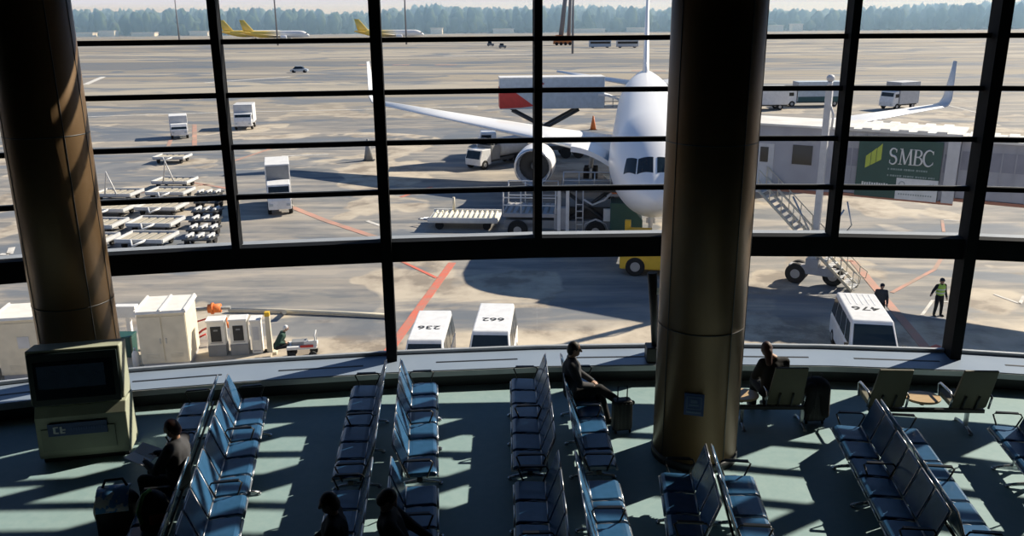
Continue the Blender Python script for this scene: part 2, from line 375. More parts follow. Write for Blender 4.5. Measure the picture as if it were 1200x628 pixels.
# ------------------------------------------------------------------ beam seating
PT = .49
seat_me = None
def bench_meshes():
    s = {}
    mb = MB(); W = .44
    prof = [(.22, .40), (.23, .445), (.30, .455), (.58, .465), (.625, .445), (.635, .40), (.60, .385), (.25, .385)]
    mb.prism(prof, 'y', -W / 2, W / 2); s['seat'] = (mb.mesh('seat'), 'navy', .015)
    bt = MB(); rings = []
    for y in (-W / 2, W / 2): rings.append([V(.235, y, .47), V(.20, y, .455), V(.05, y, .875), V(.085, y, .885)])
    bt.loft(rings, smooth=False); s['backrest'] = (bt.mesh('backrest'), 'navy', .012)
    fr = MB()
    for y in (-W / 2 - .008, W / 2 + .008): fr.tube([(.23, y, .40), (.21, y, .46), (.065, y, .885)], .009, 6)
    fr.tube([(.065, -W / 2 - .008, .887), (.065, W / 2 + .008, .887)], .009, 6); s['back_frame'] = (fr.mesh('back_frame'), 'steel', 0)
    tr = MB(); tr.tube([(.64, -W / 2, .395), (.64, W / 2, .395)], .013, 6).tube([(.235, -W / 2, .452), (.235, W / 2, .452)], .012, 6).tube([(.235, W / 2 + .012, .43), (.4, W / 2 + .012, .445), (.64, W / 2 + .012, .40)], .009, 6); s['seat_trim'] = (tr.mesh('seat_trim'), 'steel', 0)
    ar = MB(); ar.tube([(.27, 0, .40), (.19, 0, .60), (.22, 0, .645), (.30, 0, .65), (.56, 0, .64), (.585, 0, .62), (.50, 0, .40)], .012, 8)
    ar.box((.40, 0, .655), (.30, .045, .02)); s['armrest'] = (ar.mesh('armrest'), 'black_metal', 0)
    lg = MB(); lg.box((.40, 0, .19), (.06, .05, .30)); lg.tube([(.06, 0, .03), (.2, 0, .05), (.40, 0, .075), (.58, 0, .05), (.68, 0, .03)], [.02, .024, .03, .024, .02], 8)
    lg.cyl((.07, 0, 0), (.07, 0, .03), .03, n=10).cyl((.67, 0, 0), (.67, 0, .03), .03, n=10); s['leg'] = (lg.mesh('leg'), 'chrome', 0)
    for n, (me, mt, bv) in s.items(): me.materials.append(M[mt])
    return s
BM = bench_meshes()
def put(name, parent, y):
    me, mt, bv = BM[name]; o = obj(name, me, mt, parent, bv); o.location.y = y; return o
beams = {}
def bench(n, label, loc, rz, arms=None):
    t = thing('lounge_bench', label, 'bench', loc, rz)
    t['group'] = 'beam benches of the waiting lounge'
    y0 = -(n - 1) / 2 * PT
    for i in range(n):
        y = y0 + i * PT; s = put('seat', t, y); put('seat_trim', s, 0); b = put('backrest', t, y); put('back_frame', b, 0)
    for q in (range(0, n + 1, 3) if arms is None else arms): put('armrest', t, y0 + (q - .5) * PT)
    for y in ((y0 + .25, -y0 - .25) if n < 5 else (y0 + .25, 0, -y0 - .25)): put('leg', t, y)
    if n not in beams:
        bm_ = MB().box((.40, 0, .355), (.07, n * PT - .04, .05)); bm_.box((.17, 0, .43), (.025, n * PT - .02, .03)); beams[n] = bm_.mesh('beam'); beams[n].materials.append(M['black_metal'])
    obj('beam', beams[n], 'black_metal', t)
    return t
def row(cx, ytop, n, deg, gap, lab_l, lab_r, left=True, right=True):
    "back-to-back pair starting at far end ytop; deg tilts the row so the far end leans"
    a = R(deg); L = n * PT; c = V(cx, ytop, 0) + V(math.sin(a), -math.cos(a), 0) * L / 2
    e = V(math.cos(a), math.sin(a), 0) * gap
    if right: bench(n, lab_r, c + e, a)
    if left: bench(n, lab_l, c - e, a + PI)
row(-4.52, 12.3, 9, 10.3, .01, 'blue beam bench facing the television kiosk, leftmost row, reader sitting on it', 'long unbroken blue beam bench of the leftmost row, facing right, back to the reader')
row(-1.93, 12.86, 6, 4.8, .05, 'six-seat blue beam bench by window under the two parked vans, facing left', 'six-seat blue beam bench by window, second row from left, facing right')
row(-1.66, 9.66, 5, 4.8, .05, 'blue beam bench at the bottom edge, second row from left, facing left', 'blue beam bench at the bottom edge, second row from left, facing right')
row(.66, 13.05, 6, .4, .06, 'six-seat blue beam bench of the middle row by window, facing left, nobody on it', 'six-seat blue beam bench of the middle row, facing right, person seated near window')
row(.68, 9.8, 5, .4, .04, 'blue beam bench at the bottom edge in the middle row, facing left', 'blue beam bench at the bottom edge in the middle row, facing right')
row(2.52, 9.93, 3, -5.5, -.03, 'short dark beam bench at the foot of the large column, facing left', 'short blue beam bench at the foot of the large column, facing right')
row(5.25, 11.22, 6, -7, -.03, 'dark glossy beam bench of the right-hand slanting row, facing left to the column', 'dark blue beam bench of the right-hand slanting row, facing right')
row(7.5, 11.15, 3, -9, -.03, 'dark beam bench cut off by the right edge of the picture', '', right=False)

# window-side lounge chairs on a beam, facing the glass (local +Y is the window)
def lounge_unit(label, loc, rz, chairs, tables, length):
    t = thing('window_bench', label, 'bench', loc, rz, 'beam seats facing the window')
    for x in chairs:
        mb = MB(); mb.prism([(-.02, .36), (-.0, .43), (.46, .47), (.50, .43), (.46, .38)], 'x', x - .26, x + .26); obj('seat', mb, 'olive', t, .015)
        mb = MB(); mb.loft([[V(x - .27, -.02, .38), V(x + .27, -.02, .38), V(x + .27, .03, .40), V(x - .27, .03, .40)], [V(x - .26, -.16, .75), V(x + .26, -.16, .75), V(x + .26, -.11, .76), V(x - .26, -.11, .76)], [V(x - .25, -.27, 1.08), V(x + .25, -.27, 1.08), V(x + .25, -.235, 1.09), V(x - .25, -.235, 1.09)]], smooth=False)
        obj('backrest', mb, 'olive', t, .01)
        for q in (-.29, .29): obj('armrest', MB().tube([(x + q, -.05, .38), (x + q, -.1, .58), (x + q, .0, .62), (x + q, .34, .62), (x + q, .40, .58), (x + q, .34, .38)], .018, 8), 'chrome', t)
        for q in (-.1, .1): obj('bracket', MB().tube([(x + q, .0, .34), (x + q, -.06, .42), (x + q, -.12, .60)], .018, 6), 'dark_steel', t)
    for x in tables:
        mb = MB(); mb.loft([[V(x + .27 * s * math.cos(2 * PI * j / 32), .16 + .22 * s * math.sin(2 * PI * j / 32), z) for j in range(32)] for s, z in ((.97, .425), (1, .44), (1, .455), (.98, .465))]); obj('table_top', mb, 'wood', t)
        obj('table_bracket', MB().cyl((x, .16, .33), (x, .16, .43), .035, .06), 'dark_steel', t)
    obj('beam', MB().box((0, .0, .315), (length, .07, .06)), 'black_metal', t, .006)
    for x in (-length * .36, length * .36):
        obj('leg', MB().box((x, 0, .16), (.05, .05, .28)).tube([(x, -.22, .025), (x, -.1, .05), (x, 0, .06), (x, .2, .05), (x, .32, .025)], .022, 8).cyl((x, -.2, 0), (x, -.2, .03), .03, n=10).cyl((x, .3, 0), (x, .3, .03), .03, n=10), 'steel', t)
    return t
lounge_unit('pair of olive-backed seats with an oval wood table between, facing the window', (6.38, 12.02, 0), R(-3), (-.62, .62), (0.0,), 1.75)
lounge_unit('single olive-backed window seat with oval table, just right of the large column', (4.05, 12.16, 0), R(-1.5), (.17,), (-.45,), 1.3)

# ------------------------------------------------------------------ television kiosk
t = thing('television_kiosk', 'beige floor-standing television kiosk in front of the left column', 'television', (-6.32, 11.5, 0), R(11.5))
obj('plinth', MB().box((0, .03, .03), (1.16, .50, .06)), 'dark', t)
kb = MB(); kb.prism([(-.24, .06), (-.27, .12), (-.23, .70), (-.14, .84), (.26, .84), (.28, .06)], 'x', -.62, .62); body = obj('cabinet', kb, 'kiosk', t, .015)
obj('front_panel', MB().box((-.05, -.262, .36), (1.0, .02, .34), rx=R(-3.5)), mat('kiosk_panel', (.30, .335, .26), .55), body, .005)
sg = obj('sign_band', MB().box((-.05, -.270, .52), (.80, .022, .19), rx=R(-3.5)), 'sign_blue', body, .003)
lo = MB()
for x, z, sx, sz in ((-.36, .52, .03, .10), (-.33, .565, .05, .02), (-.33, .475, .05, .02), (-.27, .52, .03, .10), (-.25, .475, .06, .02), (-.235, .52, .05, .02)): lo.box((x, -.285, z), (sx, .008, sz), rx=R(-3.5))
obj('logo', lo, 'sign_ink', sg)
tx = MB()
for q in range(14): tx.box((-.13 + q * .034, -.285, .525), (.018, .006, .035 if q % 3 else .05), rx=R(-3.5))
obj('lettering', tx, mat('sign_ink_faint', (.05, .11, .3), .5), sg)
tv = obj('television', MB().box((-.01, .06, 1.27), (1.26, .40, .80), rx=R(-6)), 'kiosk', t, .02)
obj('bezel', MB().box((-.02, -.155, 1.255), (1.20, .03, .77), rx=R(-6)), 'kiosk_dark', tv, .01)
obj('screen', MB().box((-.02, -.172, 1.245), (1.06, .012, .56), rx=R(-6)), 'screen', tv, .004)
pc = MB().box((-.05, -.184, 1.30), (.9, .004, .34), rx=R(-6))
obj('picture', pc, mat('tv_picture', (.012, .018, .03), .2, 0, (.004, .006, .01), 4, emit=((.05, .1, .16), .02)), tv)

# ================================================================== OUTSIDE
ap = MB(); ap.prism([(-1400, 13.5), (1400, 13.5), (1400, 2600), (-1400, 2600)], 'z', G - .5, G); struct('apron', ap, 'apron')
def line(name, pts, wd, m, closed=False):
    mb = MB(); P_ = [Vector(p) for p in pts]; K = len(P_)
    for i in range(K if closed else K - 1):
        a = P_[i]; b = P_[(i + 1) % K]; d = (b - a); L = d.length; d.normalize(); c = (a + b) / 2
        mb.box((c.x, c.y, G + .012), (L, wd, .012), math.atan2(d.y, d.x))
    return struct(name, mb, m)
ln = 0
def paint(pxs, wd, m, closed=False):
    global ln; ln += 1
    return line('painted_line_%d' % ln, [at(x, y) for x, y in pxs], wd, m, closed)
paint([(440, 433), (530, 308)], .42, 'line_red'); paint([(470, 306), (512, 326)], .2, 'line_red')
paint([(335, 240), (380, 258), (440, 278)], .5, 'line_pink'); paint([(228, 146), (228, 172)], .5, 'line_pink'); paint([(200, 164), (197, 172)], .4, 'line_pink')
paint([(150, 228), (245, 216)], .3, 'line_pink'); paint([(225, 214), (268, 221)], .4, 'line_pink'); paint([(270, 190), (330, 170)], .35, 'line_pink'); paint([(470, 231), (490, 224), (506, 219)], .3, 'line_red')
paint([(1000, 306), (1095, 420)], .40, 'line_pink'); paint([(985, 305), (1000, 306)], .3, 'line_pink'); paint([(1045, 343), (1095, 316), (1105, 300)], .2, 'line_pink'); paint([(1060, 420), (1100, 405)], .25, 'line_red')
paint([(1093, 352), (1126, 356), (1118, 376), (1080, 370)], .13, 'line_white', True)
paint([(1104, 258), (1106, 272)], .18, 'line_pink'); paint([(1130, 258), (1134, 272)], .18, 'line_white'); paint([(1106, 258), (1130, 259)], .15, 'line_white')
paint([(1165, 345), (1195, 356), (1200, 347)], .15, 'line_white')
paint([(100, 99), (121, 90)], 1.2, 'line_white'); paint([(0, 298), (11, 298), (14, 290)], .35, 'line_white')
paint([(100, 137), (250, 132), (440, 128), (560, 125)], .5, 'line_white'); paint([(520, 66), (640, 63)], 1.6, 'line_white'); paint([(1105, 122), (1165, 137)], .3, 'line_white')
paint([(300, 362), (60, 357)], .1, 'line_white'); paint([(430, 259), (450, 266)], .3, 'line_white'); paint([(240, 97), (340, 90)], 1., 'line_white'); paint([(385, 181), (330, 183)], .35, 'line_white')
for a in (((510, 76), (535, 76)), ((460, 76), (480, 76)), ((420, 76), (435, 76)), ((740, 83), (750, 83)), ((765, 83), (780, 83))): paint(a, 2.2, 'line_pink')
# low pipe lying along the stand
tag(obj('ground_pipe', MB().tube([at(268, 363, G + .12), at(330, 364, G + .12), at(400, 367, G + .12), at(462, 370, G + .12)], .10, 8).cyl(at(333, 366, G), at(333, 366, G + .35), .1), 'cream'), 'long cream pipe lying on the apron left of the parked vans', 'pipe')

# ------------------------------------------------------------------ airliners
def interp(tab, s):
    for a, b in zip(tab, tab[1:]):
        if s <= b[0]:
            t = (s - a[0]) / (b[0] - a[0]); return [a[i] + (b[i] - a[i]) * t for i in range(len(a))]
    return list(tab[-1])
FUS = [(0, .06, .06, 3.95), (.25, .52, .5, 3.97), (.7, .92, .88, 4.02), (1.4, 1.32, 1.3, 4.15), (2.2, 1.68, 1.72, 4.33), (3.2, 2.02, 2.12, 4.53), (4.6, 2.32, 2.48, 4.75), (6.5, 2.49, 2.68, 4.88), (9, 2.515, 2.70, 4.9), (36, 2.515, 2.70, 4.9), (40, 2.35, 2.45, 5.12), (44, 1.95, 1.98, 5.52), (48, 1.4, 1.4, 6.0), (51.5, .8, .8, 6.45), (54, .3, .32, 6.75)]
def smoothtab(s):
    a = interp(FUS, max(s - .35, 0)) if s > .5 else interp(FUS, s); b = interp(FUS, s); c = interp(FUS, min(s + .35, 54)) if s > .5 else b
    return [(a[i] + 2 * b[i] + c[i]) / 4 for i in range(4)]
def foil(le, ch, z, th, x, dih=0):
    "aerofoil ring at span x; chord runs along +Y (aft)"
    pr = [(0, 0), (.03, .35), (.12, .75), (.3, 1), (.55, .8), (.8, .35), (1, .03), (1, -.03), (.8, -.2), (.55, -.45), (.3, -.6), (.12, -.5), (.03, -.28)]
    return [V(x, le + c * ch, z + t * th * ch / 2) for c, t in pr]
def foil_v(le, ch, z, th, x=0):
    pr = [(0, 0), (.05, .5), (.2, .9), (.4, 1), (.7, .55), (1, .03), (1, -.03), (.7, -.55), (.4, -1), (.2, -.9), (.05, -.5)]
    return [V(x + t * th * ch / 2, le + c * ch, z) for c, t in pr]
def airliner(label, loc, rz, fus_m, tail_m, scale=1., full=True):
    "nose at the origin on the ground, tail along local +Y"
    t = thing('airliner', label, 'airplane', loc, rz); t.scale = (scale,) * 3
    ss = [0, .1, .25, .45, .7, 1, 1.4, 1.8, 2.2, 2.7, 3.2, 3.9, 4.6, 5.5, 6.5, 7.5, 9, 14, 20, 26, 32, 36, 38, 40, 42, 44, 46, 48, 50, 51.5, 53, 54]
    N = 48; rings = []
    for s in ss:
        _, rx, rz_, zc = smoothtab(s); rings.append([V(rx * math.cos(2 * PI * j / N), s, zc + rz_ * math.sin(2 * PI * j / N)) for j in range(N)])
    fu = obj('fuselage', MB().loft(rings), fus_m, t)
    def patch(c00, c10, c11, c01, side, outm=.02, n=5):
        "skin patch between four (s, lateral) corners on the upper hull"
        mb = MB(); vs = []
        for i in range(n + 1):
            for j in range(n + 1):
                u, v = i / n, j / n
                s = (c00[0] * (1 - u) + c10[0] * u) * (1 - v) + (c01[0] * (1 - u) + c11[0] * u) * v; l = (c00[1] * (1 - u) + c10[1] * u) * (1 - v) + (c01[1] * (1 - u) + c11[1] * u) * v
                _, rx, rr, zc = smoothtab(s); k_ = math.sqrt(max(1 - (l / rx) ** 2, 0)); nv = V(l / rx / rx, -.25, k_ / rr).normalized()
                vs.append(V(l, s, zc + rr * k_) + nv * outm)
        vs = [V(v.x * side, v.y, v.z) for v in vs]
        return mb.add(vs, [(i * (n + 1) + j, (i + 1) * (n + 1) + j, (i + 1) * (n + 1) + j + 1, i * (n + 1) + j + 1) for i in range(n) for j in range(n)])
    for sd_ in (-1, 1):
        for cs in (((1.06, .10), (1.34, .90), (2.06, .84), (1.92, .10)), ((1.40, .97), (2.2, 1.58), (2.68, 1.44), (2.12, .91))):
            if True:
                o = obj('cockpit_window', patch(*cs, sd_), 'glass_dark', fu); so = o.modifiers.new('solid', 'SOLIDIFY'); so.thickness = .03
    for sd_ in (-1, 1):
        wg = MB(); st = [(1.6, 17.2, 11.6, 3.25, .13), (8.2, 21.6, 7.4, 3.95, .115), (16, 26.6, 4.7, 4.75, .10), (23.6, 31.4, 2.7, 5.5, .09)]
        wg.loft([foil(le, ch, z, th, sd_ * x) for x, le, ch, z, th in st]); wo = obj('wing', wg, 'plane_white' if full else fus_m, t)
        if full:
            wl = MB(); wl.loft([foil(31.4, 2.7, 5.5, .09, sd_ * 23.6), foil(32.1, 2.3, 5.75, .09, sd_ * 24.15), [V(v.x, v.y, v.z) for v in foil_v(32.9, 1.9, 6.3, .09, sd_ * 24.45)] + [V(sd_ * 24.45, 32.9, 6.3)] * 2], smooth=True) if False else None
            a = [V(sd_ * (23.5 + .0), 31.35, 5.52)]
            def wsec(x, z, le, ch, th): return [V(sd_ * (x + q * th * ch / 2 * .9), le + c * ch, z + (1 - 0) * 0) for c, q in ((0, 0), (.05, .5), (.2, .9), (.4, 1), (.7, .55), (1, .03), (1, -.03), (.7, -.55), (.4, -1), (.2, -.9), (.05, -.5))]
            def tilt(x, z, le, ch, th, an):
                out = []
                for c, q in ((0, 0), (.05, .5), (.2, .9), (.4, 1), (.7, .55), (1, .03), (1, -.03), (.7, -.55), (.4, -1), (.2, -.9), (.05, -.5)):
                    h = q * th * ch / 2; out.append(V(sd_ * (x - h * math.sin(an)), le + c * ch, z + h * math.cos(an)))
                return out
            wl.loft([tilt(23.5, 5.49, 31.35, 2.7, .09, .1), tilt(24.05, 5.62, 31.8, 2.5, .09, .5), tilt(24.4, 6.05, 32.3, 2.2, .09, 1.1), tilt(24.55, 6.6, 32.7, 1.9, .08, 1.35), tilt(24.95, 9.0, 33.9, .9, .08, 1.4)])
            obj('winglet', wl, 'plane_grey', wo)
        sb = MB(); sb.loft([foil(44.2, 6.4, 6.1, .1, sd_ * .7), foil(50.3, 2.3, 7.1, .09, sd_ * 9.3)]); obj('tailplane', sb, 'plane_white' if full else fus_m, t)
        # engine
        ex = sd_ * 7.9
        ro = [(15.9, 1.18), (15.95, 1.27), (16.15, 1.34), (16.9, 1.40), (18.4, 1.38), (19.8, 1.2), (20.6, 1.0), (20.6, .9), (19.5, .95), (16.6, 1.08), (16.1, 1.11), (15.95, 1.15)]
        zc = 2.75
        nac = MB(); nac.loft([[V(ex + r_ * math.cos(2 * PI * j / 40), y, zc + r_ * math.sin(2 * PI * j / 40)) for j in range(40)] for y, r_ in ro], cap=False, closed=True)
        en = obj('engine', nac, 'plane_white', t)
        if full:
            lip = MB(); lp = [(16.2, 1.345), (15.95, 1.285), (15.86, 1.20), (15.95, 1.14), (16.2, 1.10)]
            lip.loft([[V(ex + r_ * math.cos(2 * PI * j / 40), y, zc + r_ * math.sin(2 * PI * j / 40)) for j in range(40)] for y, r_ in lp], cap=False); obj('intake_lip', lip, 'plane_metal', en)
            fan = MB()
            for q in range(24):
                an = 2 * PI * q / 24; ca, sa = math.cos(an), math.sin(an)
                fan.box((ex + .68 * ca, 16.9, zc + .68 * sa), (.82, .03, .2), ry=-an)
            fan.cyl((ex, 17.0, zc), (ex, 17.15, zc), 1.07, n=32); obj('fan', fan, 'dark_steel', en)
            obj('spinner', MB().tube([(ex, 16.45, zc), (ex, 16.6, zc), (ex, 16.95, zc)], [.03, .16, .3], 16), 'mid_grey', en)
        py_ = MB(); py_.loft([foil_v(18.2, 5.5, 3.95, .06, ex), foil_v(20.6, 4.8, 4.2, .06, ex)], smooth=False); py_.loft([foil_v(17.6, 3.2, zc + 1.2, .1, ex), foil_v(19.0, 4.5, 4.1, .1, ex)], smooth=False); obj('pylon', py_, 'plane_white', en)
        if full or True:
            mg = MB(); mg.cyl((sd_ * 4.4, 26.5, 1.0), (sd_ * 4.2, 26.3, 3.6), .18, n=10)
            g_ = obj('main_gear', mg, 'light_grey', t)
            for yy in (25.9, 27.1):
                for xx in ((-.35, .35) if full else (0,)): obj('wheel', MB().wheel((sd_ * 4.4 + xx, yy, .57), .57, .4), 'rubber', g_)
    fn = MB(); fn.loft([foil_v(41.6, 9.2, 6.9, .075), foil_v(43.6, 8.2, 8.2, .075), foil_v(50.2, 3.6, 15.8, .07)]); obj('tail_fin', fn, tail_m, t)
    ng = MB(); ng.cyl((0, 6.2, .5), (0, 6.4, 2.8), .13, n=10); ng.box((0, 6.3, 1.5), (.5, .1, .3)); g_ = obj('nose_gear', ng, 'light_grey', t)
    for xx in (-.28, .28): obj('wheel', MB().wheel((xx, 6.2, .46), .46, .3), 'rubber', g_)
    return t, fu
UX = V(.139, .9903, 0)
NOSE = V(7.1, 41.5, G)
big, fu = airliner('large white wide-body airliner parked nose-on at the boarding bridge', NOSE, -math.atan2(.139, .9903), 'plane_white', 'plane_white')
def plane_pt(s, lat, z): return NOSE + UX * s + V(UX.y, -UX.x, 0) * lat + V(0, 0, z)
# raised forward cargo door on the plane's right-hand side (left in view) and a dark sheet on the hull painting in the hold's shade
mb = MB(); rings = []
for j in range(11):
    u = j / 10; x = -2.2 - 2.6 * u; z = 3.62 + 1.40 * math.sin(.25 + u * 1.3); th = .34; nx, nz = .6 - .6 * u, .5 + .5 * u
    rings.append([V(x, 8.6, z), V(x, 12.2, z), V(x + th * nx, 12.2, z + th * nz), V(x + th * nx, 8.6, z + th * nz)])
mb.loft(rings, smooth=False); cd = obj('cargo_door', mb, 'plane_white', big)
hold = MB(); hr = []
for j in range(8):
    z = 2.95 + j * .29; k_ = math.sqrt(max(1 - ((z - 4.9) / 2.7) ** 2, 0)); x = -2.515 * k_ - .015; hr.append([V(x, 8.65, z), V(x, 12.15, z), V(x + .05, 12.15, z), V(x + .05, 8.65, z)])
hold.loft(hr, smooth=False); obj('hold_shade', hold, 'dark', big)
# small far airliners with yellow tails
def yellow_mat():
    g = bpy.data.materials.new('yellow_livery'); g.use_nodes = True; nt = g.node_tree; b = nt.nodes['Principled BSDF']
    tc = nt.nodes.new('ShaderNodeTexCoord'); sp = nt.nodes.new('ShaderNodeSeparateXYZ'); nt.links.new(tc.outputs['Object'], sp.inputs[0])
    q = mathn(nt, 'MULTIPLY', mathn(nt, 'ADD', sp.outputs['Y'], mathn(nt, 'MULTIPLY', noise(nt, .3, (1, 1, 1)), 6.)), 1 / 60.)
    nt.links.new(ramp(nt, q, [(.38, (.86, .86, .84)), (.62, (.95, .68, .14))]), b.inputs['Base Color']); b.inputs['Roughness'].default_value = .35
    return g
YM = yellow_mat()
dm('tail_yellow', (.95, .66, .10), .4, 0, (.95, .72, .2), .5)
SC = .75
for lab, px, py in (('far yellow-tailed white airliner, leftmost of the three by the forest', 336, 46.5), ('far yellow-tailed white airliner overlapping the leftmost one', 363, 47.5), ('far yellow-tailed airliner standing alone, half behind the window post', 497, 46.5)):
    p_ = at(px, py, G); p_.y = min(p_.y, 560); airliner(lab, (at(px, py, G).x * p_.y / at(px, py, G).y, p_.y, G), PI / 2, YM, 'tail_yellow', SC, False)

# ------------------------------------------------------------------ boarding bridge
A = V(16.0, 41.0, 0); Bp = V(20.15, 38.45, 0); D = (Bp - A).normalized(); NB = V(D.y, -D.x, 0)      # NB points towards the terminal
ang = math.atan2(D.y, D.x)
t = thing('boarding_bridge', 'grey passenger boarding bridge with a dark green advertising board, docked at the airliner', 'boarding bridge', (A.x, A.y, G), ang)
# local: +X along D away from the plane, -Y towards the terminal (front face at y=0), z above apron
ZB, ZT = 4.45, 7.45
def tunnel(name, x0, x1, y0, y1, zb, zt, band=True):
    o = obj(name, MB().box(((x0 + x1) / 2, (y0 + y1) / 2, (zb + zt) / 2), (x1 - x0, y1 - y0, zt - zb)), 'tunnel', t, .03)
    if band:
        obj('window_band', MB().box(((x0 + x1) / 2, y0 - .01, zb + 1.75), (x1 - x0 - .1, .02, .85)), 'tunnel_band', o)
    rb = MB(); n = int((x1 - x0) / .55)
    for q in range(n + 1): rb.box((x0 + .06 + q * (x1 - x0 - .12) / n, y0 - .02, (zb + zt) / 2), (.05, .04, zt - zb))
    obj('rib', rb, 'tunnel', o)
    rf = MB(); rf.box(((x0 + x1) / 2, (y0 + y1) / 2, zt + .06), (x1 - x0 + .1, y1 - y0 + .3, .1))
    for q in range(int((x1 - x0) / .8)): rf.box((x0 + .4 + q * .8, (y0 + y1) / 2, zt + .14), (.42, y1 - y0 + .34, .09))
    obj('roof', rf, 'roof_white', o); obj('sill_rail', MB().box(((x0 + x1) / 2, y0 - .03, zb - .07), (x1 - x0, .12, .14)), 'tunnel_edge', o)
    return o
tu = tunnel('outer_tunnel', -.2, 5.0, 0, 2.9, ZB, ZT)
obj('end_frame', MB().box((4.75, -.05, (ZB + ZT) / 2), (.5, .14, ZT - ZB + .1)), 'light_grey', tu, .01)
tunnel('inner_tunnel', 5.0, 21, .28, 2.62, ZB + .15, ZT - .25)
cabn = obj('cab', MB().box((-2.9, 1.35, (ZB + ZT) / 2), (5.5, 3.1, ZT - ZB + .1)), 'tunnel', t, .04)
obj('cab_window', MB().box((-1.85, -.21, ZB + 1.7), (.95, .04, .95)), 'glass_dark', cabn); obj('cab_door', MB().box((-3.65, -.21, ZB + 1.1), (.85, .04, 2.1)), 'light_grey', cabn)
obj('door_pane', MB().box((-3.7, -.24, ZB + 1.6), (.4, .03, .75)), 'glass_dark', cabn)
obj('roof', MB().box((-2.9, 1.35, ZT + .1), (5.7, 3.4, .1)), 'roof_white', cabn); obj('sill_rail', MB().box((-2.9, -.25, ZB - .1), (5.5, .14, .16)), 'tunnel_edge', cabn)
rot = MB(); rot.cyl((-5.9, 1.9, ZB - .1), (-5.9, 1.9, ZT + .1), 1.9, n=32); obj('rotunda', rot, 'tunnel', t)
bl = MB()
Rz = Matrix.Rotation(-ang, 3, 'Z')
def L2(p): return Rz @ (Vector(p) - V(A.x, A.y, 0))
dr = plane_pt(5.6, 2.35, 0); q0 = L2((dr.x, dr.y, 0)); r0 = V(-5.9, 1.9, 0)
for q in range(6):
    c = r0 + (q0 - r0) * (.3 + q * .125); bl.box((c.x, c.y, (ZB + ZT) / 2 - .1), (.25, 2.4 + .1 * (q % 2), 2.9 + .1 * (q % 2)), math.atan2((q0 - r0).y, (q0 - r0).x))
obj('bellows', bl, 'mid_grey', t)
# advert board on the front face
bd = thing('advert_board', 'dark green advertising board reading SMBC on the boarding bridge side', 'sign', (A.x, A.y, G), ang)
bx0, bx1 = .72, 4.32; bz0, bz1 = ZB - .05, ZT - .28
obj('board', MB().box(((bx0 + bx1) / 2, -.11, (bz0 + bz1) / 2), (bx1 - bx0, .05, bz1 - bz0)), 'smbc_green', bd, .005)
def serif_S(mb, x, z, h, w, t_):
    pts = []
    for q in range(25):
        u = q / 24; a = (R(20) + u * R(250)) if False else 0
    up_ = [(x + w * .5 + w * .46 * math.cos(R(a)) , z + h * .75 + h * .235 * math.sin(R(a))) for a in range(25, 271, 12)]
    lo_ = [(x + w * .5 + w * .5 * math.cos(R(a)), z + h * .255 + h * .255 * math.sin(R(a))) for a in range(90, -156, -12)]
    pp = up_ + lo_[1:]; n = len(pp)
    mb.tube([(px, -.16, pz) for px, pz in pp], [t_ * (.45 + .55 * math.sin(PI * min(max(q / (n - 1), 0), 1))) for q in range(n)], 6)
    mb.box((pp[0][0], -.16, pp[0][1]), (t_ * .7, .03, h * .2)); mb.box((pp[-1][0], -.16, pp[-1][1] + h * .03), (t_ * .7, .03, h * .2))
def stroke(mb, x0, z0, x1, z1, w_):
    d = V(x1 - x0, 0, z1 - z0); mb.box(((x0 + x1) / 2, -.16, (z0 + z1) / 2), (d.length, .03, w_), ry=-math.atan2(d.z, d.x))
lt = MB(); zt_, h = bz1 - 1.14, .74
serif_S(lt, 2.12, zt_, h, .36, .055)
x = 2.60
stroke(lt, x + .08, zt_, x + .12, zt_ + h, .045); stroke(lt, x + .12, zt_ + h, x + .34, zt_ + .02, .09); stroke(lt, x + .34, zt_ + .02, x + .57, zt_ + h, .04); stroke(lt, x + .57, zt_ + h, x + .62, zt_, .095)
for q in (.08, .62): lt.box((x + q, -.16, zt_ + .015), (.2, .03, .03))
lt.box((x + .08, -.16, zt_ + h - .015), (.12, .03, .03)); lt.box((x + .62, -.16, zt_ + h - .015), (.12, .03, .03))
x = 3.36
stroke(lt, x + .07, zt_, x + .07, zt_ + h, .095); lt.box((x + .07, -.16, zt_ + .015), (.2, .03, .03)); lt.box((x + .07, -.16, zt_ + h - .015), (.2, .03, .03))
lt.tube([(x + .07, -.16, zt_ + h - .03)] + [(x + .2 + .16 * math.cos(R(a)), -.16, zt_ + h * .755 + h * .215 * math.sin(R(a))) for a in range(80, -91, -17)] + [(x + .07, -.16, zt_ + h * .53)], [.022] * 2 + [.03, .042, .05, .055, .055, .05, .042, .03] + [.022] * 3, 6)
lt.tube([(x + .07, -.16, zt_ + h * .52)] + [(x + .2 + .21 * math.cos(R(a)), -.16, zt_ + h * .27 + h * .25 * math.sin(R(a))) for a in range(80, -91, -17)] + [(x + .07, -.16, zt_ + .03)], [.022] * 2 + [.03, .042, .05, .055, .055, .05, .042, .03] + [.022] * 3, 6)
x = 3.84
cp = [(x + .27 + .26 * math.cos(R(a)), zt_ + h * .5 + h * .49 * math.sin(R(a))) for a in range(45, 322, 12)]
lt.tube([(px, -.16, pz) for px, pz in cp], [.02 + .036 * math.sin(PI * q / (len(cp) - 1)) for q in range(len(cp))], 6)
lt.box((cp[0][0] + .01, -.16, cp[0][1]), (.03, .03, .17)); lt.box((cp[-1][0] + .01, -.16, cp[-1][1]), (.03, .03, .12))
lt.v = [(2.12 + (v[0] - 2.12) * .84, v[1], v[2]) for v in lt.v]
obj('lettering', lt, 'smbc_white', bd)
lm = MB()
